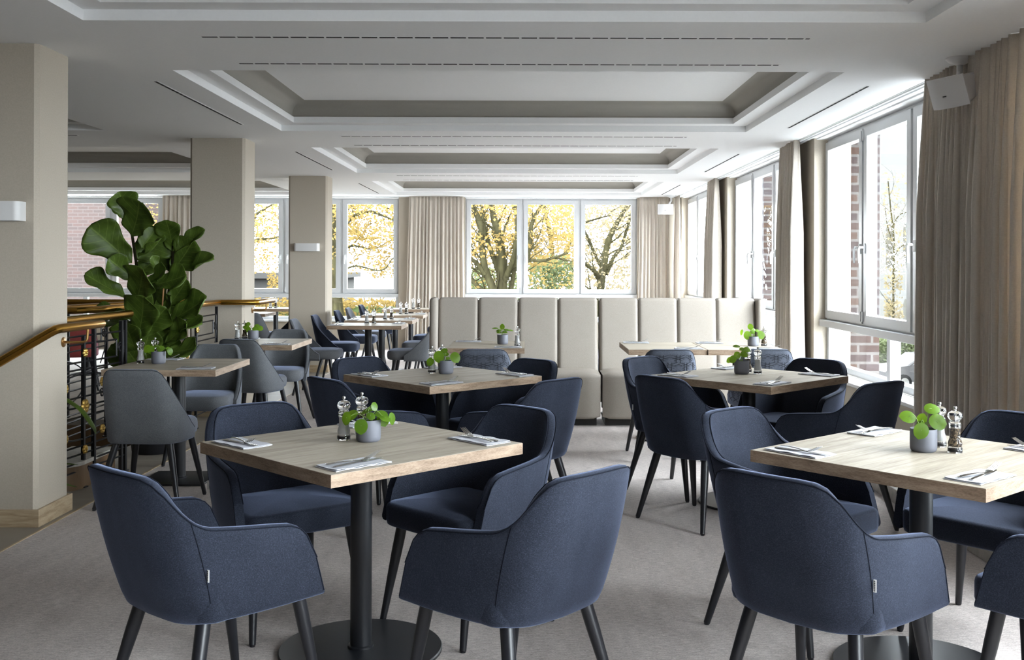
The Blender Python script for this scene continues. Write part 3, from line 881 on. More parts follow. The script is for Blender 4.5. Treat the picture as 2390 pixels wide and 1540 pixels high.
TAB = {
 'T1': dup(TB, used, 'large square oak table in front, nearest the camera, with trailing plant', (-.582, 3.66, 0), R(45), G1),
 'T2': dup(TB, used, 'large square oak table in front by the near curtain', (1.355, 3.495, 0), R(41.2), G1),
 'T3': dup(TB, used, 'square oak table in the middle before the padded bench', (-.476, 5.93, 0), R(43), G1),
 'T4': dup(TB, used, 'square oak table beside the low window', (1.306, 5.96, 0), R(44), G1),
 'T5': dup(TS, used, 'oak table beside the fig plant with grey chairs', (-2.21, 6.565, 0), 0, 'oak tables along the pillars'),
 'T6': dup(TS, used, 'oak table in front of the middle pillar with grey chairs', (-2.19, 8.50, 0), 0, 'oak tables along the pillars'),
 'T8': dup(TBN, used, 'narrow oak table at the left part of the padded bench', (-.30, 8.265, 0), 0, 'narrow bench tables'),
 'T9': dup(TBN, used, 'narrow oak bench table, left of the joined pair', (1.093, 8.185, 0), 0, 'narrow bench tables'),
 'TA': dup(TBN, used, 'narrow oak bench table, right of the joined pair near the curtain', (1.698, 8.175, 0), 0, 'narrow bench tables'),
 'R1': dup(TR_, used, 'first small oak table of the row left of the bench', (-1.695, 11.1, 0), 0, 'small tables in a row'),
 'R2': dup(TR_, used, 'second small oak table of the row left of the bench', (-1.695, 12.15, 0), 0, 'small tables in a row'),
 'R3': dup(TR_, used, 'third small oak table of the row left of the bench', (-1.695, 13.40, 0), 0, 'small tables in a row'),
 'R4': dup(TR_, used, 'farthest small oak table of the row by the far curtain', (-1.695, 15.25, 0), 0, 'small tables in a row'),
 'L1': dup(TR_, used, 'small oak table glimpsed between the middle and far pillars', (-3.80, 13.72, 0), 0, 'small tables beyond the pillars'),
 'L2': dup(TR_, used, 'small oak table with two mills beyond the pillars at the far window', (-3.72, 15.3, 0), 0, 'small tables beyond the pillars'),
 'L3': dup(TR_, used, 'small oak table behind the railing near the far left window', (-5.5, 12.9, 0), 0, 'small tables beyond the pillars')}
TD = {'T1': 'the trailing plant table', 'T2': 'the table by the near curtain', 'T3': 'the middle square table', 'T4': 'the low window table',
      'T5': 'the fig plant table', 'T6': 'the middle pillar table', 'T8': 'the left bench table', 'T9': 'the middle bench table', 'TA': 'the bench table near the curtain',
      'R1': 'the first row table', 'R2': 'the second row table', 'R3': 'the third row table', 'R4': 'the farthest row table', 'L2': 'the table beyond the pillars'}

# place settings -----------------------------------------------------
def napkin():
    mb = MB(); rows = []; L, Wd = .212, .116; rnd = random.Random(2)
    def lay(z0, sx, sy, ox, oy, seed, amp):
        rr = []
        for i in range(13):
            r = []
            for j in range(8):
                x = (i/12-.5)*sx+ox; y = (j/7-.5)*sy+oy
                z = z0+amp*(.5+.5*mnoise.noise(Vector((x*22+seed, y*22, seed))))+.0025*((abs(y)/(sy/2))**4)*abs(math.sin(x*40+seed))
                r.append((x, y, z))
            rr.append(r)
        o = len(mb.v); mb.grid(rr); n_ = 8
        # thickness: copy underneath
        rb = [[(p[0], p[1], max(p[2]-.0022, .0004 if z0 < .002 else p[2]-.0015)) for p in r] for r in rr]
        mb.grid([list(reversed(r)) for r in rb])
        edge = [rr[0][j] for j in range(8)]+[rr[i][7] for i in range(1, 13)]+[rr[12][j] for j in range(6, -1, -1)]+[rr[i][0] for i in range(11, 0, -1)]
        edgb = [rb[0][j] for j in range(8)]+[rb[i][7] for i in range(1, 13)]+[rb[12][j] for j in range(6, -1, -1)]+[rb[i][0] for i in range(11, 0, -1)]
        mb.loft([edge, edgb], False)
    lay(.0018, L, Wd, 0, 0, 1.0, .001)
    lay(.0046, L*.985, Wd*.97, .001, -.001, 5.0, .002)
    return mb.obj('napkin', 'napkin', None, True, 50)
def fork():
    mb = MB()
    # along +X: handle end at 0, tines at .19 ; z profile
    zs = lambda x: .0085+.004*math.sin(min(x/.12, 1)*PI)*.6+(max(0, x-.115)/.075)**1.5*.024-.002*math.sin(max(0, x-.105)/.085*PI)
    secs = [(0, .0060, .0022), (.006, .0085, .0028), (.04, .0075, .0028), (.09, .0045, .0026), (.115, .0038, .0026), (.125, .0065, .0022), (.135, .0115, .0018), (.150, .0125, .0016)]
    rs = []
    for x, w, h in secs:
        z = zs(x); rs.append([(x, w, z), (x, w*.6, z+h*.5), (x, -w*.6, z+h*.5), (x, -w, z), (x, -w*.6, z-h*.5), (x, w*.6, z-h*.5)])
    mb.loft(rs, True)
    for k in range(4):
        y0 = (k-1.5)*.0068
        mb.tube([(.148, y0, zs(.148)), (.165, y0*.98, zs(.165)), (.180, y0*.95, zs(.180)), (.192, y0*.92, zs(.192))], [.0022, .0019, .0015, .0008], 6)
    return mb.obj('fork', 'steel', None, True, 50)
def knife():
    mb = MB(); zs = lambda x: .0075
    secs = [(0, .0060, .0030), (.005, .0085, .0036), (.05, .0078, .0036), (.095, .0055, .0034), (.105, .0060, .0020), (.125, .0090, .0012), (.165, .0095, .0010), (.192, .0070, .0008), (.205, .0015, .0006)]
    rs = []
    for x, w, h in secs:
        z = .0085+.0010*math.sin(x*12); rs.append([(x, w, z), (x, w*.6, z+h*.5), (x, -w*.6, z+h*.5), (x, -w*.9, z), (x, -w*.6, z-h*.5), (x, w*.6, z-h*.5)])
    mb.loft(rs, True)
    return mb.obj('knife', 'steel', None, True, 50)
NK, FK, KN = napkin(), fork(), knife()
for o, c_ in ((NK, 'napkin'), (FK, 'fork'), (KN, 'knife')): o['category'] = c_
rs_ = random.Random(11)
def setting(tk, side_ang, nrm_off, tan_off, flip, where):
    t = TAB[tk]; a = t.rotation_euler.z+side_ang; d = Vector((math.cos(a), math.sin(a))); tg = Vector((-d.y, d.x))
    c = Vector(t.location[:2])+d*nrm_off+tg*tan_off
    ja = rs_.uniform(-.06, .06); ang = math.atan2(tg.y, tg.x)+ja
    dup(NK, used, 'grey folded napkin at the %s of %s' % (where, TD[tk]), (c.x, c.y, ZT), ang, 'grey napkins')
    fl = PI if flip else 0
    ux = Vector((math.cos(ang+fl), math.sin(ang+fl))); uy = Vector((-ux.y, ux.x))
    p = c-ux*.092+uy*.020; q = c-ux*.088-uy*.018
    dup(KN, used, 'steel knife on the napkin at the %s of %s' % (where, TD[tk]), (q.x, q.y, ZT), ang+fl+.10+rs_.uniform(-.05, .05), 'steel knives')
    dup(FK, used, 'steel fork on the napkin at the %s of %s' % (where, TD[tk]), (p.x, p.y, ZT+.0028), ang+fl-.16+rs_.uniform(-.05, .05), 'steel forks')
for tk in ('T1', 'T2', 'T3', 'T4'):
    for k, wh in enumerate(('near corner', 'right corner', 'far corner', 'left corner')):
        # local side angles: -90 (after +45 rotation: facing SE)
        setting(tk, -PI/2+k*PI/2, .325, -.265, False, wh)
for tk, hx in (('T5', .2), ('T6', .2), ('T8', .17), ('T9', .17), ('TA', .17)):
    setting(tk, -PI/2, .30, hx, False, 'near edge'); setting(tk, PI/2, .30, hx, True, 'far edge')
for tk in ('R1', 'R2', 'R3', 'R4', 'L2'):
    setting(tk, 0, .31, .17, False, 'bench-side edge'); setting(tk, PI, .31, .17, True, 'pillar-side edge')

# mills ---------------------------------------------------------------
def mill(kind):
    t = thing('salt_mill' if kind == 'salt' else 'pepper_mill', 'x', 'mill')
    b = MB()
    prof = [(.0005, 0), (.0235, 0), (.0245, .002), (.0245, .014), (.0225, .017), (.0225, .020), (.0215, .024), (.0235, .030), (.0225, .036), (.0185, .048), (.0172, .062), (.0175, .078), (.0190, .087), (.0200, .091), (.0185, .094), (.0200, .097), (.0200, .101), (.0175, .104), (.0150, .105), (.0005, .105)]
    b.lathe(prof, n=32, cap=False); bo = b.obj('body', 'acrylic', t, True, 60)
    c = MB(); c.lathe([(.0004, .1055), (.0150, .1055), (.0165, .108), (.0150, .111), (.0205, .115), (.0245, .122), (.0240, .130), (.0200, .137), (.0120, .141), (.0004, .1415)], n=32, cap=False)
    c.obj('cap', 'acrylic', t, True, 60)
    s = MB(); top = .086 if kind == 'salt' else .083
    s.lathe([(.0004, .021), (.0178, .021), (.0180, .030), (.0150, .046), (.0138, .062), (.0142, top), (.0004, top+.001)], n=24, cap=False)
    s.obj('salt' if kind == 'salt' else 'peppercorns', 'salt' if kind == 'salt' else 'peppercorns', t)
    g = MB(); g.lathe([(.0004, .004), (.0165, .004), (.0165, .0135), (.0004, .0135)], n=20, cap=False); g.obj('grinder', 'metal_black', t)
    r = MB(); r.lathe([(.0018, .086), (.0018, .143)], n=8); r.lathe([(.0004, .142), (.0045, .143), (.0030, .146), (.0062, .149), (.0066, .153), (.0050, .157), (.0004, .159)], n=16, cap=False)
    r.obj('knob', 'chrome', t)
    return t
MS, MP = mill('salt'), mill('pepper')
for kind, x, y, lab in [
    ('s', -.655, 3.715, 'clear salt mill beside the trailing plant on the front table'), ('p', -.608, 3.83, 'clear pepper mill behind the trailing plant on the front table'),
    ('s', 1.463, 3.61, 'clear salt mill behind the plant on the front table by the near curtain'), ('p', 1.470, 3.495, 'clear pepper mill full of peppercorns on the front table by the near curtain'),
    ('s', -.547, 6.05, 'clear salt mill left of the plant on the middle square table'), ('p', -.500, 6.19, 'clear mill behind the plant on the middle square table'),
    ('s', 1.380, 6.06, 'clear salt mill right of the plant on the window table'), ('p', 1.338, 6.14, 'clear pepper mill beside the plant on the window table'),
    ('s', -2.475, 6.60, 'clear salt mill at the edge of the fig plant table'), ('p', -2.425, 6.72, 'clear mill behind the salt mill on the fig plant table'),
    ('s', -2.445, 8.72, 'clear salt mill on the middle pillar table'), ('p', -2.405, 8.80, 'clear pepper mill on the middle pillar table'),
    ('s', -.058, 8.10, 'clear salt mill alone on the left bench table'), ('p', 1.915, 8.19, 'clear pepper mill on the bench table near the curtain'),
    ('s', -1.735, 11.25, 'clear salt mill on the first row table'), ('p', -1.655, 11.25, 'clear pepper mill on the first row table'),
    ('s', -1.655, 12.15, 'clear salt mill on the second row table'), ('p', -1.580, 12.15, 'clear pepper mill on the second row table'),
    ('s', -1.635, 13.50, 'clear salt mill on the third row table'), ('p', -1.560, 13.50, 'clear pepper mill on the third row table'),
    ('s', -1.655, 15.2, 'clear salt mill on the farthest row table'), ('p', -1.575, 15.2, 'clear pepper mill on the farthest row table'),
    ('s', -3.80, 15.3, 'white-filled mill on the table beyond the pillars'), ('p', -3.72, 15.3, 'dark-filled mill on the table beyond the pillars')]:
    dup(MS if kind == 's' else MP, used, lab, (x, y, ZT), (x*7) % 6, 'clear salt and pepper mills')

# potted plants ---------------------------------------------------------
def round_leaf(mb, c, nrm, up, r, cup=.15, pt=1.08):
    c = Vector(c); n = Vector(nrm).normalized(); u = Vector(up); u = (u-n*u.dot(n)).normalized(); v = n.cross(u)
    rows = []; NR, NA = 4, 20; o = len(mb.v)
    mb.v.append(tuple(c-n*cup*r*.25))
    for i in range(1, NR+1):
        for j in range(NA):
            a = 2*PI*j/NA; rr = r*i/NR
            k = 1+(.12 if False else 0)
            e = pt if abs(a) < .01 else 1
            lx = rr*math.cos(a)*(1.12 if math.cos(a) > 0 else 1.0)*e; ly = rr*math.sin(a)*.95
            mb.v.append(tuple(c+u*lx+v*ly-n*(cup*r*((i/NR)**2)*(.6+.4*math.cos(2*a)))*1.0))
    for j in range(NA):
        mb.f.append((o, o+1+j, o+1+(j+1) % NA)); mb.mi.append(0)
    for i in range(NR-1):
        for j in range(NA):
            k = (j+1) % NA; a = o+1+i*NA
            mb.f.append((a+j, a+NA+j, a+NA+k, a+k)); mb.mi.append(0)
def pilea(label, x, y, leaves, seed=1):
    """leaves: (dx, dy, dz above pot rim, radius, normal, tip direction)"""
    t = thing('potted_plant', label, 'potted plant', (x, y, ZT), 0, 'small round-leaved plants in grey pots')
    p = MB(); p.lathe([(.0005, .004), (.036, .004), (.036, .0), (.040, .003), (.0435, .008), (.0445, .020), (.0445, .076), (.0440, .078), (.0415, .078), (.0412, .066), (.0005, .064)], n=40, cap=False)
    p.obj('pot', 'pot_grey', t, True, 50)
    s = MB(); s.lathe([(.0410, .060), (.0410, .068), (.025, .071), (.0005, .072)], n=20, cap=False); s.obj('soil', 'soil', t)
    f = MB(); st = MB(); rnd = random.Random(seed)
    for dx, dy, dz, r, nrm, tip in leaves:
        c = Vector((dx, dy, .078+dz)); b = Vector((rnd.uniform(-.012, .012), rnd.uniform(-.012, .012), .068))
        mid = b.lerp(c, .5)+Vector((0, 0, .022+.15*abs(dz)))
        st.tube(cat([b, mid, c], 6), .0012, 6)
        round_leaf(f, c, nrm, tip, r)
    f.obj('foliage', 'pilea_leaf', t, True, 180); st.obj('stem', 'stem_green', t)
    return t
pilea('plant with many trailing round leaves in a grey pot on the front table', -.562, 3.69, [
    (-.018, -.055, -.016, .0255, (0, -1, .18), (0, -.2, -1)), (-.078, -.010, .006, .0230, (-.55, -.8, .15), (-.2, 0, -1)), (-.062, .018, .014, .0225, (-.3, -.7, .6), (-.5, 0, -.8)),
    (-.010, -.002, .030, .017, (-.4, -.4, .9), (-1, 0, .1)), (.022, .000, .046, .016, (.6, -.5, .3), (.6, 0, .8)), (.012, -.028, .016, .0150, (.1, -.9, .5), (.8, 0, -.4)),
    (.046, -.010, .022, .022, (.1, -.5, .9), (1, 0, .1)), (.062, -.022, .010, .0200, (.3, -.5, .8), (1, -.2, -.3)), (.086, .0, .004, .021, (.8, -.4, .1), (.45, 0, -1)), (.050, .02, -.002, .024, (.3, -.9, .2), (.3, 0, -1)),
    (.004, .02, .034, .014, (.2, -.4, 1), (.3, 0, .9))], 1)
pilea('bright green plant with few large leaves in a grey pot by the near curtain', 1.372, 3.52, [
    (-.026, -.048, .0, .0265, (-.15, -1, .1), (-.35, 0, -1)), (-.052, .0, .040, .026, (0, -.75, .6), (-1, 0, .18)), (-.006, .0, .032, .0175, (-.4, -.8, .1), (.35, 0, 1)),
    (.028, .0, .068, .0250, (0, -.7, .75), (1, 0, .12)), (.044, -.012, .024, .030, (.15, -.95, .35), (1, 0, -.15)), (-.014, -.01, .018, .013, (-.3, -.8, .6), (.6, 0, -.6))], 2)
pilea('plant with three big round leaves in a grey pot on the middle square table', -.462, 6.02, [
    (-.040, -.03, .026, .033, (-.1, -1, .15), (0, 0, -1)), (.055, -.02, .020, .031, (.15, -1, .2), (.6, 0, -1)), (-.092, -.01, -.008, .0240, (-.3, -1, .1), (-.8, 0, -1)),
    (-.012, .01, .056, .022, (-.2, -.6, .8), (-.6, 0, .4)), (.0, .015, .034, .016, (.1, -.7, .7), (.3, 0, .6)), (.012, -.02, .014, .012, (.2, -.8, .5), (1, 0, .1))], 3)
pilea('plant leaning over its grey pot on the window table', 1.283, 6.05, [
    (-.058, -.03, .012, .022, (-.2, -1, .25), (-.6, 0, -1)), (-.074, -.01, .006, .020, (-.6, -.6, .4), (-1, 0, -.3)), (.012, -.01, .040, .022, (.2, -.9, .5), (.8, 0, -.2)), (-.026, .0, .034, .022, (0, -1, .4), (-.2, 0, -1)),
    (-.030, .0, .086, .020, (0, -.4, 1), (-1, 0, .1)), (.004, .01, .068, .017, (0, -.6, .8), (.8, 0, .3)), (.030, .0, .066, .020, (.2, -.8, .6), (1, 0, .1))], 4)
pilea('plant in a grey pot beside the mills on the fig plant table', -2.352, 6.58, [
    (-.042, -.02, .014, .026, (-.1, -1, .2), (0, 0, -1)), (-.074, .0, .018, .026, (-.3, -1, .3), (-.6, 0, -1)), (-.020, .0, .034, .018, (-.2, -.5, .9), (-1, 0, .2)), (.016, -.01, .020, .022, (.2, -.9, .6), (.8, 0, .2)),
    (.0, .01, .022, .018, (0, -.7, .7), (1, 0, 0)), (.078, -.01, .002, .022, (.8, -.6, .1), (.3, 0, -1)), (.066, .0, .012, .020, (.7, -.5, .4), (.5, 0, -.9))], 5)
pilea('plant in a grey pot on the middle pillar table', -2.325, 8.77, [
    (-.060, .0, .028, .026, (-.1, -.8, .6), (-1, 0, .1)), (-.050, .01, .052, .024, (-.1, -.7, .7), (-1, 0, .3)), (-.036, -.02, .008, .023, (-.1, -1, .3), (-.5, 0, -1)), (.018, -.02, .010, .022, (.2, -1, .3), (.6, 0, -1)),
    (.056, .0, .018, .026, (.2, -.9, .5), (1, 0, -.2)), (.030, .0, .040, .022, (.1, -.6, .8), (1, 0, .2))], 6)
pilea('plant with thin spreading leaves in a grey pot on the left bench table', -.178, 8.30, [
    (-.060, .0, .052, .024, (0, -.25, 1), (-1, 0, .2)), (-.030, -.01, .036, .022, (-.2, -.4, 1), (-1, 0, -.2)), (-.004, .0, .062, .022, (-.2, -1, .1), (0, 0, 1)), (.030, .0, .040, .022, (.1, -.4, 1), (1, 0, .1)),
    (.060, .0, .036, .024, (.1, -.25, 1), (1, 0, -.15)), (.016, -.02, .022, .020, (0, -.5, .9), (1, 0, 0)), (-.028, -.02, .020, .020, (0, -.4, .9), (-1, 0, -.1))], 7)
pilea('bright plant in a grey pot on the bench table near the curtain', 1.826, 8.18, [
    (-.050, -.02, .012, .032, (-.1, -1, .2), (-.2, 0, -1)), (.058, -.02, .014, .032, (.1, -1, .2), (.3, 0, -1)), (-.022, .0, .076, .024, (-.3, -.9, .3), (-.4, 0, 1)), (.0, .01, .050, .022, (.2, -.7, .6), (.7, 0, .5)),
    (-.094, .0, .034, .022, (-.9, -.3, .2), (-.2, 0, -1)), (-.010, -.01, .034, .020, (-.1, -.6, .7), (-1, 0, .2)), (.036, .0, .044, .020, (.2, -.6, .8), (1, 0, .2))], 8)

# ------------------------------------------------------------------ fiddle-leaf fig
def fig_leaf(mb, base, tip, width, face, bend, seed, fold=.25):
    """obovate leaf from base to tip; face = approx normal"""
    b, t = Vector(base), Vector(tip); ax = t-b; L = ax.length; ax.normalize()
    n = Vector(face); n = (n-ax*n.dot(ax)).normalized(); s = ax.cross(n)
    rnd = random.Random(seed); ph = rnd.uniform(0, 6)
    NL, NW = 16, 12; rows = []
    for i in range(NL+1):
        v = i/NL
        w = (.10+.42*math.sin(min(1, v*2.3)*PI/2)*(.55+.45*(1-math.cos(v*PI))/2*1.1))
        if v < .08: w *= .35+v/.08*.65
        w = {True: w}[True]
        shape = [.02, .20, .40, .52, .57, .58, .60, .65, .73, .83, .92, .98, 1.0, .97, .86, .62, .16]
        w = shape[i]*width/2
        row = []
        for j in range(NW+1):
            u = j/NW*2-1
            rip = .05*L*math.sin(v*13+ph+u*2.5)*abs(u)**2
            z = fold*w*abs(u)**1.3+rip+bend*L*(v**2)-.05*L*math.sin(v*PI)
            row.append(b+ax*(L*v)+s*(w*u)+n*z)
        rows.append(row)
    mb.grid(rows, uv=True)
def px(x, y, Y):
    return Vector(((x-1225)*Y/2390, Y, H_EYE-(y-622+(1225-x)*.003)*Y/2390))
def fig():
    t = thing('fiddle_leaf_fig', 'tall fiddle-leaf fig with large dark green leaves beside the iron railing', 'potted plant', (-2.72, 7.55, 0))
    base = Vector(t.location)
    def loc(p): return Vector(p)-base
    p = MB(); p.lathe([(.0005, 0), (.15, 0), (.165, .015), (.205, .36), (.205, .38), (.19, .38), (.185, .34), (.0005, .34)], n=40, cap=False); p.obj('pot', 'pot_black', t, True, 40)
    s = MB(); s.lathe([(.186, .335), (.1, .345), (.0005, .35)], n=20, cap=False); s.obj('soil', 'soil', t)
    st = MB()
    A = [px(345, 1000, 7.55), px(340, 860, 7.55), px(330, 760, 7.5), px(322, 650, 7.5), px(310, 560, 7.5), px(298, 490, 7.5)]
    B = [px(352, 1000, 7.6), px(372, 860, 7.6), px(386, 740, 7.6), px(400, 640, 7.6), px(404, 570, 7.6)]
    for P_ in (A, B): st.tube([loc(q) for q in cat(P_, 5)], [.014]*(len(P_)*5-9)+[.009]*5 if False else .011, 8)
    st.obj('stem', 'bark', t)
    ca = MB(); ca.tube([loc(px(332, 1000, 7.5)), loc(px(322, 690, 7.48))], .006, 8); ca.tube([loc(px(360, 1000, 7.55)), loc(px(383, 655, 7.55))], .006, 8); ca.obj('support_cane', 'cane', t)
    f = MB()
    LV = [  # base px, tip px, width px, depth base, depth tip, face, bend, fold
     ((300, 512), (276, 446), 66, 7.5, 7.42, (.5, -1, .1), .1, .5), ((306, 552), (326, 468), 94, 7.45, 7.30, (0, -1, .25), .02, .15), ((303, 520), (274, 480), 44, 7.55, 7.65, (.6, -.6, 0), 0, .4),
     ((308, 614), (208, 528), 88, 7.45, 7.30, (-.1, -1, .35), -.05, .22), ((298, 694), (203, 634), 58, 7.45, 7.28, (-.2, -.7, .8), -.08, .3), ((312, 650), (252, 602), 54, 7.45, 7.32, (-.3, -.9, .6), .05, .4),
     ((318, 606), (384, 545), 96, 7.55, 7.60, (.3, -1, -.1), 0, .2), ((322, 598), (379, 572), 40, 7.4, 7.25, (.1, -.5, .9), .15, .5), ((330, 580), (366, 530), 60, 7.5, 7.55, (.2, -1, 0), -.1, .3), ((316, 640), (384, 592), 70, 7.55, 7.7, (.2, -1, .2), 0, .3),
     ((403, 584), (388, 512), 60, 7.6, 7.5, (-.1, -1, .3), .05, .2), ((404, 590), (468, 532), 34, 7.6, 7.5, (.4, -.8, .6), -.12, .6), ((403, 632), (452, 560), 70, 7.6, 7.55, (.1, -1, .3), 0, .2), ((402, 640), (492, 594), 44, 7.55, 7.4, (.2, -.8, .8), -.08, .5), ((398, 640), (395, 570), 40, 7.6, 7.7, (-.8, -.6, 0), 0, .3),
     ((316, 708), (331, 628), 86, 7.35, 7.15, (-.05, -1, .3), -.02, .18), ((362, 664), (432, 640), 62, 7.45, 7.35, (.1, -1, .5), -.05, .35), ((345, 660), (390, 625), 40, 7.4, 7.3, (.2, -1, .6), .05, .4), ((372, 640), (355, 596), 26, 7.45, 7.4, (.9, -.6, 0), 0, .3),
     ((323, 786), (332, 692), 90, 7.3, 7.12, (-.1, -1, .25), -.03, .18), ((326, 786), (390, 716), 62, 7.35, 7.3, (.3, -1, -.1), .05, .4), ((394, 714), (436, 652), 58, 7.55, 7.5, (.1, -1, .3), 0, .25), ((380, 712), (378, 655), 48, 7.6, 7.7, (-.4, -1, 0), 0, .3),
     ((386, 754), (474, 692), 64, 7.5, 7.35, (.2, -.9, .6), -.08, .35), ((389, 745), (400, 690), 34, 7.5, 7.4, (-.8, -.7, .2), 0, .4), ((384, 772), (466, 742), 54, 7.45, 7.3, (.1, -.7, .9), -.1, .3), ((388, 800), (438, 752), 50, 7.4, 7.3, (.2, -1, .5), .02, .35),
     ((322, 836), (285, 752), 76, 7.3, 7.15, (-.3, -1, .15), -.03, .25), ((326, 850), (352, 765), 66, 7.4, 7.35, (.3, -1, .1), 0, .3), ((352, 806), (398, 770), 56, 7.45, 7.45, (.1, -1, .3), 0, .3), ((392, 822), (456, 808), 56, 7.3, 7.2, (.1, -.8, .7), -.05, .3),
     ((372, 838), (412, 782), 64, 7.5, 7.5, (0, -1, .2), 0, .25), ((310, 742), (216, 712), 42, 7.6, 7.65, (-.2, -.6, .9), -.12, .4), ((315, 760), (250, 742), 44, 7.65, 7.8, (-.2, -.6, .9), -.1, .4), ((320, 880), (268, 800), 70, 7.5, 7.6, (-.3, -1, .1), 0, .3),
     ((355, 720), (340, 650), 60, 7.65, 7.75, (0, -1, 0), 0, .2), ((360, 760), (385, 700), 60, 7.65, 7.75, (0, -1, 0), 0, .2), ((345, 860), (420, 842), 60, 7.5, 7.45, (.1, -.8, .6), -.05, .3), ((340, 880), (300, 820), 60, 7.35, 7.25, (-.1, -1, .3), 0, .3), ((350, 880), (380, 820), 60, 7.6, 7.6, (.1, -1, .1), 0, .3),
     ((320, 700), (356, 690), 50, 7.55, 7.6, (.1, -1, .4), 0, .3)]
    for k, (b, tp, w, yb, yt, fc, bd, fo) in enumerate(LV):
        fig_leaf(f, loc(px(*b, yb)), loc(px(*tp, yt)), w*1.12*7.4/2390, fc, bd, k, fo)
    o = f.obj('foliage', 'fig_leaf', t, True, 180)
    sd = o.modifiers.new('solid', 'SOLIDIFY'); sd.thickness = .0012
fig()
# strap-leaved plant behind the near pillar
def strap():
    t = thing('strap_leaf_plant', 'low plant with long drooping strap leaves half hidden behind the nearest pillar', 'potted plant', (-2.92, 6.0, 0))
    p = MB(); p.lathe([(.0005, 0), (.07, 0), (.085, .14), (.075, .14), (.0005, .12)], n=24, cap=False); p.obj('pot', 'pot_black', t, True, 40)
    f = MB()
    for pts, w in (([(0, 0, .12), (.10, .1, .56), (.24, .12, .54), (.34, .12, .42), (.36, .12, .36)], .036), ([(0, 0, .12), (.1, .0, .26), (.2, .0, .22), (.30, .02, .20)], .026),
                   ([(0, 0, .12), (-.1, .1, .5), (-.25, .1, .45)], .03), ([(0, 0, .12), (.08, -.05, .30), (.2, .0, .12), (.28, .05, .06)], .04)):
        c = cat(pts, 8); rows = []
        for i, q in enumerate(c):
            v = i/(len(c)-1); ww = w*math.sin(PI*min(1, .15+v*.85))**.6; tg = (c[min(i+1, len(c)-1)]-c[max(i-1, 0)]).normalized(); s_ = tg.cross(Vector((0, 0, 1)))
            s_ = (s_.normalized() if s_.length > .01 else Vector((0, 1, 0)))
            rows.append([q+s_*ww*u+Vector((0, 0, -abs(u)*ww*.3)) for u in (-1, -.5, 0, .5, 1)])
        f.grid(rows, uv=True)
    f.obj('foliage', 'fig_leaf', t, True, 180)
strap()

# ------------------------------------------------------------------ brass rails and iron railings
def spiral(cx, cz, r0, turns, dirn, a0, n=26):
    return [(cx+dirn*r0*(1-i/n*.75)*math.cos(a0+turns*2*PI*i/n), 0, cz+r0*(1-i/n*.75)*math.sin(a0+turns*2*PI*i/n)) for i in range(n+1)]
def rosette(mb, c, r, nx=(1, 0, 0)):
    # flower facing +X, built in the YZ plane
    for k in range(6):
        a = k*PI/3; cy, cz = c[1]+r*.5*math.cos(a), c[2]+r*.5*math.sin(a)
        rs = []
        for i in range(5):
            ph = i/4*PI/2; rr = r*.48*math.cos(ph); xx = c[0]+.012*math.sin(ph)
            rs.append([(xx, cy+rr*math.cos(b_*PI/5), cz+rr*math.sin(b_*PI/5)) for b_ in range(10)])
        mb.loft(rs, True)
    rs = []
    for i in range(5):
        ph = i/4*PI/2; rr = r*.3*math.cos(ph)+.0005; rs.append([(c[0]+.008+.012*math.sin(ph), c[1]+rr*math.cos(b_*PI/5), c[2]+rr*math.sin(b_*PI/5)) for b_ in range(10)])
    mb.loft(rs, True)
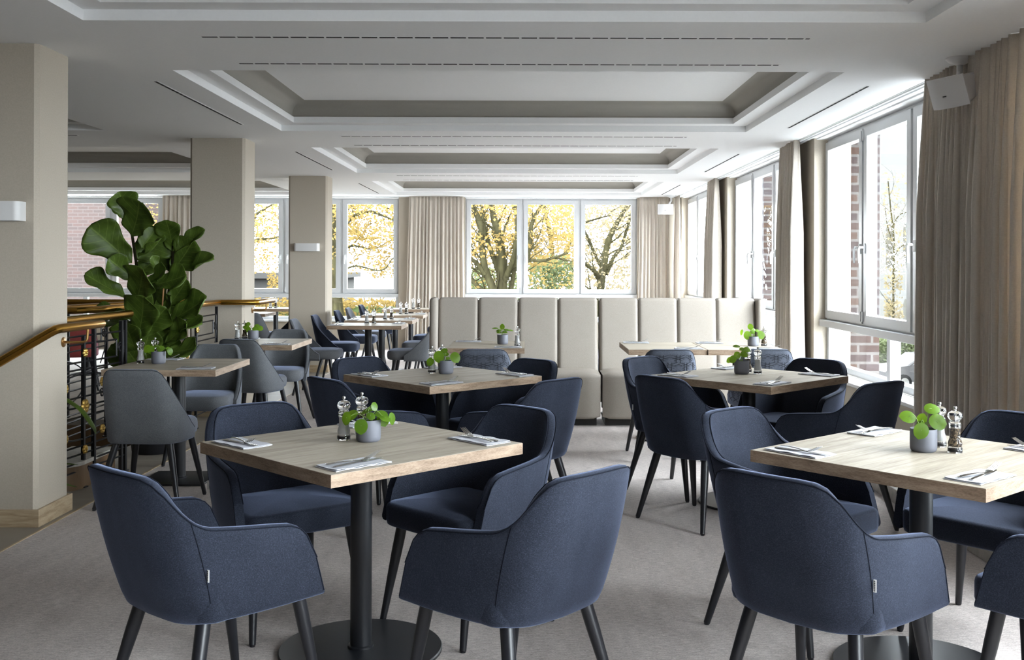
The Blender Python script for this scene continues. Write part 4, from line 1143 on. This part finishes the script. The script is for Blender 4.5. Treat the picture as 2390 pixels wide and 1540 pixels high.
def railing(label, x, y0, y1, zfloor, rail_pts, posts, bracket=None, centre=None, turn=0.0):
    t = thing('stair_railing', label, 'railing', (x, (y0+y1)/2, 0), turn, 'iron railings with brass handrails')
    oy = (y0+y1)/2
    L = lambda p: (p[0]-x, p[1]-oy, p[2])
    h = MB(); h.tube([L(p) for p in rail_pts], .025, 18)
    for p in (rail_pts[0], rail_pts[-1]): pass
    h.obj('handrail', 'brass', t, True, 45)
    def bar(mb, a, b, w=.006, d=.006):
        mb.tube([a, b], w, 4)
    for py in posts:
        m = MB(); m.box(-.011, .011, py-oy-.011, py-oy+.011, zfloor, 1.005); m.box(-.022, .022, py-oy-.022, py-oy+.022, zfloor, zfloor+.008); m.obj('post', 'iron_black', t, False)
    m = MB(); a, b = y0-oy, y1-oy; cy = (a+b)/2 if centre is None else centre-oy
    for z in (.935, .73): bar(m, (0, a, z), (0, b, z))
    for z in (.885, .775): bar(m, (0, a+.10, z), (0, b-.10, z))
    bar(m, (0, a+.10, .885), (0, a+.10, .775)); bar(m, (0, b-.10, .885), (0, b-.10, .775))
    for z in (.56, .50, .44, .26, .21, .16, .11+zfloor*.3): bar(m, (0, a, z), (0, b, z))
    m.box(-.010, .010, cy-.010, cy+.010, zfloor+.0, .935); m.box(-.022, .022, cy-.022, cy+.022, zfloor, zfloor+.008)
    # scrolls near the ends, arcs below
    for e, s_ in ((a+.052, 1), (b-.052, -1)):
        sp_ = [(0, e+s_*q[0], q[2]) for q in spiral(0, .83, .038, 1.4, 1, 0)]
        m.tube(sp_, .006, 6)
        m.tube([(0, e+s_*(-.04), .935), (0, e-s_*.045, .80), (0, e-s_*.02, .70), (0, e+s_*.06, .60)], .005, 5)
        sp_ = [(0, e+s_*(q[0]+.03), q[2]) for q in spiral(0, .36, .040, 1.4, 1, 0)]
        m.tube(sp_, .006, 6)
    for sgn in (-1, 1):
        half = (b-a)/2-.02
        m.tube([(0, cy+sgn*half*math.sin(i/12*PI/2), .70-.10*(1-math.cos(i/12*PI/2))*1.6) for i in range(13)], .006, 5)
        m.tube([(0, cy+sgn*half*math.sin(i/12*PI/2), .30+.10*(1-math.cos(i/12*PI/2))*1.6) for i in range(13)], .006, 5)
    m.obj('scroll_panel', 'iron_black', t, True, 40)
    for z, r in ((.83, .030), (.50, .048), (.235, .030)):
        g = MB(); rosette(g, (.010, cy, z), r); q = g.obj('rosette', 'gold', t); q['label'] = 'gilded flower rosette'
    for z in (.63, .33):
        for s_ in (-1, 1):
            g = MB(); rosette(g, (.006, cy+s_*(b-a)*.22, z), .032); g.obj('rosette', 'gold', t)
    return t
railing('black iron railing with gilded rosettes and brass rail beside the nearest pillar', -2.72, 5.86, 6.82, .0,
        [(-2.72, 5.78, 1.035), (-2.72, 6.9, 1.045)], [6.44, 6.78, 6.83], centre=6.32, turn=R(-6.5))
railing('black iron railing panel ending at the middle pillar', -2.76, 8.05, 9.17, .0,
        [(-2.78, 7.9, 1.035), (-2.76, 9.16, 1.04), (-2.735, 9.215, 1.04), (-2.45, 9.24, 1.04), (-2.42, 9.26, 1.04), (-2.42, 9.60, 1.04)], [8.05, 9.17], centre=8.6)
railing('inner iron railing across the stairwell with looped brass rail', -3.35, 6.6, 8.2, .0,
        [(-3.0, 9.2, 1.05)]+[( -3.3, 8.2, 1.05), (-3.42, 7.6, 1.05), (-3.40, 7.35, 1.05), (-3.30, 7.22, 1.05), (-3.18, 7.25, 1.05), (-3.10, 7.45, 1.05), (-3.05, 7.9, 1.05)], [6.6, 7.4, 8.2], centre=7.0)
t = thing('stair_railing', 'plain brass handrail across the far side of the stairwell', 'railing', (-4.1, 9.2, 0), 0, 'iron railings with brass handrails')
m = MB(); m.tube([(-1.1, 0, 1.04), (.95, 0, 1.04)], .025, 16); m.obj('handrail', 'brass', t)
for xx in (-1.0, -.5, 0, .5, .9):
    m = MB(); m.box(xx-.01, xx+.01, -.01, .01, 0, 1.02); m.obj('post', 'iron_black', t, False)
def wall_rail(label, pts, br):
    t = thing('handrail', label, 'handrail', (br[0], br[1], br[2]), 0, 'brass handrails on the pillars')
    L = lambda p: (p[0]-br[0], p[1]-br[1], p[2]-br[2])
    m = MB(); m.tube([L(p) for p in pts], .024, 20); m.obj('rail', 'brass', t, True, 45)
    m = MB(); m.tube([(.004, 0, 0), (.11, 0, 0), (.124, .006, .006), (.129, .01, .02), (.130, .012, pts[-1][2]-br[2]-.02)], .0075, 10)
    rs = [[(xx, r*math.cos(a*PI/10), r*math.sin(a*PI/10)) for a in range(20)] for xx, r in ((0, .028), (.004, .028), (.007, .022), (.009, .010))]
    m.loft(rs, True); m.obj('bracket', 'brass_dark', t, True, 45)
wall_rail('polished brass handrail bending down along the nearest pillar', [(-3.6, 5.30, .345), (-2.455, 5.30, 1.022), (-2.43, 5.305, 1.036), (-2.42, 5.33, 1.04), (-2.42, 5.86, 1.037)], (-2.55, 5.66, .945))
wall_rail('brass handrail end bracketed on the middle pillar', [(-2.42, 9.60, 1.04), (-2.42, 9.86, 1.04)], (-2.55, 9.58, .955))

# stone-topped kerb at the stair end
mb = MB(); kx0, kx1, ky0, ky1 = -2.99, -2.71, 6.16, 6.78
pts = []
for i in range(9): a = PI+i/8*PI/2; pts.append((kx0+.14+.14*math.cos(a), ky0+.14+.14*math.sin(a)))
for i in range(9): a = 1.5*PI+i/8*PI/2; pts.append((kx1-.14+.14*math.cos(a), ky0+.14+.14*math.sin(a)))
pts += [(kx1, ky1), (kx0, ky1)]
mb.loft([[(p[0], p[1], z) for p in pts] for z in (0, .145)], True, 0)
cx_, cy_ = (kx0+kx1)/2, (ky0+ky1)/2
mb.loft([[(cx_+(p[0]-cx_)*1.06, cy_+(p[1]-cy_)*1.03, z) for p in pts] for z in (.146, .17)], True, 1)
o = mb.obj('trim_3', ['brown_wood', 'stone_grey'], None, False); o['kind'] = 'structure'

# ------------------------------------------------------------------ padded bench
def pad(mb, x0, x1, pts, r=.02, mi=0):
    """panel between x0,x1 following side profile pts (y,z) front surface, with pillow rounding"""
    rows = []; n_ = 24
    for i, (y, z, ny, nz) in enumerate(pts):
        row = []
        for j in range(n_+1):
            u = j/n_*2-1; e = (1-abs(u)**16)**.5 if abs(u) < 1 else 0
            row.append((x0+(x1-x0)*(u+1)/2, y-ny*(1-e)*r, z-nz*(1-e)*r))
        rows.append(row)
    mb.grid(rows, mi)
def prof_back(yf0, z0, yf1, z1, th, r=.03):
    pts = []; n_ = 12
    for i in range(n_+1):
        f = i/n_; pts.append((yf0+(yf1-yf0)*f, z0+(z1-r-z0)*f, -1, 0))
    for i in range(1, 9):
        a = i/8*PI/2; pts.append((yf1+r-r*math.cos(a), z1-r+r*math.sin(a), -math.cos(a), math.sin(a)))
    pts.append((yf1+th-r, z1, 0, 1))
    for i in range(1, 9):
        a = i/8*PI/2; pts.append((yf1+th-r+r*math.sin(a), z1-r+r*math.cos(a), math.sin(a), math.cos(a)))
    pts.append((yf1+th, z0-.3, 1, 0))
    return pts
def bench(label, x0, x1, panels, wing):
    t = thing('padded_bench', label, 'bench', ((x0+x1)/2, 9.0, 0), 0, 'padded benches')
    ox = (x0+x1)/2; oy = 9.0
    sh = lambda mb: [(v[0]-ox, v[1]-oy, v[2]) for v in mb.v]
    for a, b in panels:
        m = MB(); pad(m, a+.001, b-.001, prof_back(9.12, .44, 9.19, 1.09, .14), .022); m.v = sh(m); m.obj('back_panel', 'bench_fabric', t, True, 60)
    # core
    m = MB(); m.box(x0+.03, x1-.03, 9.235, 9.30, .10, 1.05); m.v = sh(m); m.obj('back_core', 'bench_seam', t, False)
    # seat
    m = MB(); pts = [(9.2, .07, 0, -1), (8.78, .07, 0, -1)]
    P = []
    P.append((9.18, .468, 0, 1)); 
    for i in range(8): P.append((9.18-(9.18-8.80)*i/7, .468-.004*i/7, 0, 1))
    for i in range(1, 9): a = i/8*PI/2; P.append((8.80-.045*math.sin(a), .464-.045+.045*math.cos(a), -math.sin(a), math.cos(a)))
    for i in range(1, 9): P.append((8.755+.02*i/8, .419-(.419-.09)*i/8, -1, 0))
    for i in range(1, 6): a = i/5*PI/2; P.append((8.775+.03*(1-math.cos(a)), .09-.03*math.sin(a), -math.cos(a), -math.sin(a)))
    P.append((9.1, .06, 0, -1))
    pad(m, x0+.002, x1-.002, P, .022); m.v = sh(m); m.obj('seat', 'bench_fabric', t, True, 60)
    m = MB(); m.box(x0+.03, x1-.03, 8.86, 9.25, 0, .065); m.v = sh(m); m.obj('plinth', 'bench_base', t, False)
    # end wing
    m = MB()
    wx0, wx1 = (x0-.075, x0) if wing < 0 else (x1, x1+.075)
    rounded = []
    cxw = (wx0+wx1)/2
    m2 = MB(); r = .03
    def ring(z, ins):
        X0, X1, Y0, Y1 = wx0+ins, wx1-ins, 9.10+ins, 9.36-ins; c = .03
        pts = []
        for qx, qy, a0 in ((X1-c, Y0+c, -PI/2), (X1-c, Y1-c, 0), (X0+c, Y1-c, PI/2), (X0+c, Y0+c, PI)):
            for i in range(5): a = a0+i/4*PI/2; pts.append((qx+c*math.cos(a), qy+c*math.sin(a), z))
        return pts
    m2.loft([ring(.06, .0), ring(1.06, 0), ring(1.078, .006), ring(1.088, .018)], True); m2.v = sh(m2); m2.obj('end_panel', 'bench_fabric', t, True, 40)
    return t
pw = .3575
lx = -.775
bench('padded taupe bench, left half with four tall back panels', lx, .655, [(lx+i*pw, lx+(i+1)*pw) for i in range(4)], -1)
rx = .668
bench('padded taupe bench, right half with four tall back panels near the windows', rx, 2.07, [(rx+i*.3505, rx+(i+1)*.3505) for i in range(4)], 1)

# ------------------------------------------------------------------ outside
ZG = -3.6
def ground():
    mb = MB(); mb.box(-90, 120, 19.5, 150, ZG-.1, ZG); mb.box(4.5, 120, -60, 19.5, ZG-.1, ZG)
    o = mb.obj('ground', 'ground_out', None, False); o['kind'] = 'structure'
ground()
# exterior brick piers beside the windows
for i in range(1, len(BAYS)):
    y0, y1 = BAYS[i-1][1]+.03, BAYS[i][0]-.03
    mb = MB(); mb.box(2.93, 3.2, y0, y1, ZG, 3.6); o = mb.obj('wall_outside', 'brick_near', None, False); o['kind'] = 'structure'

def atp(x, Y): return (x-1225)*Y/2390
def wtree(name, label, cx, Y, seed, leafmat, trunk_r, limbs, canopy, lsize=.045, group='trees outside the windows', catn='tree', thr=.0, fscale=1.3):
    """limbs: [(points (px, py, dY), r0, r1)]; canopy: [(x0, x1, y0, y1, dY0, dY1, count)] ; measured points turned into metres at distance Y"""
    base = Vector((atp(cx, Y), Y, ZG)); t = thing(name, label, catn, base, 0, group)
    rnd = random.Random(seed); m = MB()
    W = lambda x, y, d: Vector((atp(x, Y+d), Y+d, H_EYE-(y-622)*(Y+d)/2390))-base
    def twig(p, d, L, r, lv):
        pts = [p]; q = p.copy(); dd = d.copy()
        for i in range(5):
            dd = (dd+Vector((rnd.uniform(-.25, .25), rnd.uniform(-.25, .25), rnd.uniform(-.15, .2)))).normalized(); q = q+dd*L/5; pts.append(q.copy())
        m.tube(pts, [r*(1-i*.13) for i in range(6)], 5 if r > .015 else 3, cap=False)
        if lv:
            for k in range(2):
                twig(pts[2+2*k], (dd+Vector((rnd.uniform(-1, 1), rnd.uniform(-1, 1), rnd.uniform(-.5, .8)))).normalized(), L*.6, r*.5, lv-1)
    first = W(*limbs[0][0][0])
    m.tube(cat([(0, 0, 0), (first.x*.3, first.y*.3, first.z*.5), tuple(first)], 4), trunk_r, 12)
    for pts, r0, r1 in limbs:
        c = cat([tuple(W(*p)) for p in pts], 5); n_ = len(c)-1
        m.tube(c, [r0+(r1-r0)*i/n_ for i in range(n_+1)], 9)
        for i in range(2, n_, 3):
            tg = (c[i+1]-c[i-1]).normalized()
            twig(c[i], (tg+Vector((rnd.uniform(-1.2, 1.2), rnd.uniform(-1, 1), rnd.uniform(-.3, 1)))).normalized(), rnd.uniform(.6, 1.3), (r0+(r1-r0)*i/n_)*.35, 1)
    m.obj('trunk', 'bark', t, True, 60)
    f = MB()
    for x0, x1, y0, y1, d0, d1, cnt in canopy:
        k = 0; tries = 0
        while k < cnt and tries < cnt*12:
            tries += 1
            c = W(rnd.uniform(x0, x1), rnd.uniform(y0, y1), rnd.uniform(d0, d1))
            if mnoise.noise(c*fscale+Vector((seed, 0, 0))) < thr: continue
            k += 1
            a = Vector((rnd.gauss(0, 1), rnd.gauss(0, 1), rnd.gauss(0, .6))).normalized(); b = a.orthogonal().normalized(); b = b*math.cos(k)+a.cross(b)*math.sin(k)
            s_ = lsize*rnd.uniform(.6, 1.4); o_ = len(f.v)
            f.v += [tuple(c-a*s_), tuple(c-a*s_*.1+b*s_*.6), tuple(c+a*s_), tuple(c-a*s_*.1-b*s_*.6)]
            f.f.append((o_, o_+1, o_+2, o_+3)); f.mi.append(0)
    q = f.obj('foliage', leafmat, t, False); q['kind'] = 'stuff'
    return t
wtree('autumn_tree', 'large forked tree with yellow leaves outside the left pane of the wide far window', 1172, 25, 5, 'autumn_leaf', .17,
      [([(1172, 720, 0), (1171, 640, 0), (1168, 575, 0), (1160, 540, 0), (1150, 500, .3), (1140, 430, .5)], .15, .06), ([(1160, 700, -.2), (1145, 660, -.2), (1130, 620, -.3), (1124, 560, -.4), (1120, 520, -.5), (1104, 480, -.6), (1100, 440, -.6)], .105, .05),
       ([(1166, 640, 0), (1150, 595, .2), (1140, 570, .4), (1128, 520, .5), (1122, 460, .6)], .08, .04), ([(1176, 660, 0), (1188, 630, -.3), (1198, 600, -.5), (1206, 540, -.7), (1200, 470, -.8)], .08, .04),
       ([(1150, 700, .2), (1120, 672, .3), (1095, 650, .5), (1070, 640, .5)], .07, .04), ([(1132, 640, -.3), (1110, 612, -.4), (1095, 600, -.5), (1080, 570, -.5)], .06, .03),
       ([(1190, 690, 0), (1196, 655, .2), (1206, 600, .5), (1215, 560, .8)], .07, .04), ([(1210, 620, -.6), (1232, 608, -1), (1268, 608, -1.2), (1295, 600, -1.3), (1326, 590, -1.4)], .05, .022),
       ([(1290, 600, -1.2), (1310, 605, -1.2), (1336, 610, -1.3)], .022, .014), ([(1230, 612, -.8), (1236, 570, -.8), (1240, 525, -.6), (1256, 490, -.5), (1270, 470, -.5)], .06, .04)],
      [(1040, 1350, 440, 560, -2, 4, 4800), (1060, 1240, 545, 600, -1, 4, 1120), (1200, 1350, 540, 620, -1, 4, 1120), (1040, 1340, 590, 700, 0, 4, 800)], thr=-.08)
wtree('autumn_tree', 'pale sparse tree outside the right pane of the wide far window', 1402, 30, 8, 'pale_leaf', .16,
      [([(1402, 720, 0), (1402, 670, 0), (1411, 610, 0), (1420, 560, .2), (1440, 520, .3), (1462, 480, .4)], .14, .06), ([(1402, 650, 0), (1385, 630, -.2), (1366, 615, -.3), (1340, 600, -.3)], .08, .04),
       ([(1405, 625, 0), (1392, 600, .2), (1375, 560, .3), (1360, 530, .4)], .06, .03), ([(1415, 640, 0), (1432, 600, .2), (1450, 575, .3), (1468, 515, .5), (1480, 470, .5)], .07, .03), ([(1366, 518, -1), (1400, 508, -1), (1426, 502, -1)], .03, .015)],
      [(1335, 1520, 440, 700, -2, 4, 3360), (1380, 1500, 450, 560, -1, 3, 1120)], lsize=.04, thr=-.12)
wtree('autumn_tree', 'yellow tree leaning in outside the window beside the far pillar', 782, 25, 12, 'autumn_leaf', .15,
      [([(790, 740, 0), (786, 700, 0), (783, 620, 0), (780, 560, 0), (776, 500, 0), (770, 440, 0)], .15, .08), ([(783, 560, 0), (820, 510, -.3), (860, 495, -.5), (895, 505, -.6), (930, 520, -.8)], .05, .022),
       ([(782, 520, 0), (840, 470, .5), (915, 490, .6)], .04, .02), ([(782, 600, 0), (820, 575, .3), (870, 582, .5), (915, 560, .6)], .035, .015), ([(784, 640, 0), (830, 622, -.5), (890, 632, -.6), (920, 600, -.8)], .03, .012)],
      [(730, 960, 440, 560, -2, 4, 5440), (740, 950, 555, 640, -1, 3, 1280), (860, 950, 560, 650, -1, 3, 400)], thr=-.1)
wtree('autumn_tree', 'yellow tree farther left outside, filling the pane beside the middle pillar', 545, 27, 21, 'autumn_leaf', .15,
      [([(545, 720, 0), (548, 620, 0), (552, 560, 0), (560, 500, 0), (575, 440, 0)], .14, .06), ([(550, 580, 0), (600, 562, -.5), (648, 556, -.6), (700, 540, -.6)], .05, .02), ([(556, 530, 0), (600, 500, .3), (650, 470, .5)], .05, .02)],
      [(480, 720, 440, 570, -2, 4, 4160), (500, 700, 560, 640, -1, 3, 800), (625, 660, 640, 690, -1, 1, 192), (340, 400, 470, 560, 0, 3, 240)], thr=-.1)
wtree('autumn_tree', 'pale yellow-green tree farther back behind the forked tree', 1290, 40, 31, 'pale_leaf', .2,
      [([(1290, 700, 0), (1292, 640, 0), (1285, 560, 0), (1270, 480, 0)], .14, .06), ([(1290, 640, 0), (1330, 570, 0), (1350, 480, 0)], .08, .04), ([(1290, 650, 0), (1250, 590, 0), (1230, 500, 0)], .08, .04)],
      [(1000, 1520, 450, 690, -1, 5, 8320)], lsize=.08, thr=-.25)
wtree('green_tree', 'light green bushy tree outside below the middle pane', 1285, 33, 41, 'green_leaf', .1,
      [([(1285, 720, 0), (1283, 660, 0), (1280, 620, 0)], .08, .03)], [(1235, 1345, 612, 700, -1, 2, 3200), (1255, 1325, 595, 620, -1, 1, 480)], lsize=.05, thr=-.15, fscale=.9)
wtree('green_tree', 'light green bushy tree outside below the left pane', 1130, 34, 43, 'green_leaf', .1,
      [([(1130, 720, 0), (1132, 670, 0), (1130, 635, 0)], .08, .03)], [(1070, 1215, 625, 700, -1, 2, 3200)], lsize=.05, thr=-.15, fscale=.9)
wtree('autumn_tree', 'small thinly leaved tree outside the nearest side window', 2084, 30, 51, 'pale_leaf', .06,
      [([(2086, 760, 0), (2085, 660, 0), (2086, 560, 0), (2078, 480, 0), (2072, 420, 0)], .035, .015), ([(2084, 600, 0), (2100, 575, .3), (2118, 565, .3)], .02, .01), ([(2080, 530, 0), (2098, 500, 0), (2118, 492, .2)], .02, .01), ([(2082, 560, 0), (2070, 520, 0), (2066, 480, 0)], .015, .008)],
      [(2064, 2108, 640, 740, -.5, .5, 416), (2060, 2115, 400, 640, -.5, .5, 192)], lsize=.05, thr=-.2)
def hedge(label, x0, x1, y0, y1, z1, seed, mat='green_leaf', nl=5000, ls=.07):
    t = thing('hedge', label, 'hedge', ((x0+x1)/2, (y0+y1)/2, ZG), 0, 'hedges outside'); rnd = random.Random(seed)
    hx, hy = (x1-x0)/2, (y1-y0)/2; H2 = z1-ZG
    c = MB(); c.box(-hx+.1, hx-.1, -hy+.1, hy-.1, 0, H2-.1); c.obj('core', 'hedge_core', t, False)
    f = MB()
    for i in range(nl):
        fx = rnd.random(); side = rnd.random()
        if side < .75: p = Vector((rnd.uniform(-hx, hx), -hy+rnd.gauss(0, .06), rnd.uniform(H2-2.6, H2)))
        else: p = Vector((rnd.uniform(-hx, hx), rnd.uniform(-hy, hy), H2+rnd.gauss(0, .08)))
        a = Vector((rnd.gauss(0, 1), rnd.gauss(0, 1), rnd.gauss(0, 1))).normalized(); b = a.orthogonal().normalized(); s_ = ls*rnd.uniform(.6, 1.3)
        o_ = len(f.v); f.v += [tuple(p-a*s_), tuple(p+b*s_*.5), tuple(p+a*s_), tuple(p-b*s_*.5)]; f.f.append((o_, o_+1, o_+2, o_+3)); f.mi.append(0)
    q = f.obj('foliage', mat, t, False); q['kind'] = 'stuff'
hedge('tall yellow-green hedge outside seen through the low far window', -9.5, -3.0, 28.5, 29.5, .32, 3, 'autumn_leaf', 6000)
hedge('green hedge outside behind the parked car', 13.5, 19.3, 47, 48.5, -2.0, 5, 'green_leaf', 4000, .1)
# brick building far left
def building(label, x0, x1, y0, y1, z1, mat, wins, arch=False, at=None, rz=0):
    t = thing('building', label, 'building', at or ((x0+x1)/2, y0, ZG), rz, 'buildings outside')
    ox, oy = (x0+x1)/2, y0
    m = MB(); m.box(x0-ox, x1-ox, 0, y1-y0, 0, z1-ZG); m.obj('wall', mat, t, False)
    m = MB(); m.box(x0-ox-.3, x1-ox+.3, -.3, y1-y0+.3, z1-ZG, z1-ZG+.25); m.obj('roof', 'plaster_out', t, False)
    for wx, wz, ww, wh in wins:
        m = MB()
        pts = [(wx-ww/2, wz), (wx+ww/2, wz), (wx+ww/2, wz+wh)]
        if arch: pts += [(wx+ww/2*math.cos(a*PI/8), wz+wh+ww/2*math.sin(a*PI/8)) for a in range(1, 8)]
        pts += [(wx-ww/2, wz+wh)]
        m.loft([[(p[0]-ox, -.03, p[1]-ZG) for p in pts], [(p[0]-ox, .02, p[1]-ZG) for p in pts]], True); m.obj('window', 'window_grey', t, False)
building('pink brick building outside the far left window', -22, -11.1, 30, 40, 9, 'brick_far', [])
building('white plastered building with arched windows outside the near side window', -27, 27, 0, 12, 10.5, 'plaster_pale', [(-25+i*2.6, zz, .9, 1.9) for i in range(20) for zz in (-2.6, 1.4)], True, at=(20, 39, ZG), rz=R(-90))  # facade lengthened and set here to block low sky light from the side windows
building('low white building outside between the pillars', -16.5, -9.0, 46, 54, .8, 'plaster_out', [(-15.5+i*1.6, -2.2, 1.0, 1.5) for i in range(4)])
# parked car
def car():
    t = thing('parked_car', 'silver car parked outside, seen through the low side window', 'car', (16.6, 42.5, ZG), R(8))
    b = MB(); prof = [(-2.1, .35), (-2.15, .75), (-1.9, .92), (-1.1, 1.0), (-.5, 1.42), (.9, 1.46), (1.7, 1.05), (2.1, .95), (2.15, .45), (2.05, .3)]
    rs = []
    for y, k in ((-.85, .94), (-.80, 1.0), (.80, 1.0), (.85, .94)):
        rs.append([(x*k, y*(1 if z < 1.0 else .82), z*(1 if k == 1 else .985)) for x, z in prof])
    b.loft(rs, True); b.obj('body', 'car_paint', t, True, 30)
    g = MB()
    for s_ in (-1, 1):
        p = [(-.95, 1.02), (-.45, 1.36), (.2, 1.39), (.2, 1.02)]; g.loft([[(x, s_*.80, z) for x, z in p], [(x, s_*.84, z) for x, z in p]], True)
        p = [(.28, 1.02), (.28, 1.39), (.85, 1.38), (1.45, 1.05)]; g.loft([[(x, s_*.80, z) for x, z in p], [(x, s_*.84, z) for x, z in p]], True)
    g.obj('side_windows', 'car_glass', t, False)
    for x in (-1.35, 1.35):
        for s_ in (-1, 1):
            w = MB(); rs = [[(x+r*math.cos(a*PI/12), s_*y, .32+r*math.sin(a*PI/12)) for a in range(24)] for r, y in ((.30, .70), (.32, .72), (.32, .86), (.29, .88))]
            w.loft(rs, True); wo = w.obj('wheel', 'tyre', t, True, 30)
            h = MB(); rs = [[(x+r*math.cos(a*PI/12), s_*y, .32+r*math.sin(a*PI/12)) for a in range(24)] for r, y in ((.19, .87), (.19, .89), (.05, .90))]
            h.loft(rs, True); h.obj('hubcap', 'steel', wo, True, 30)
car()
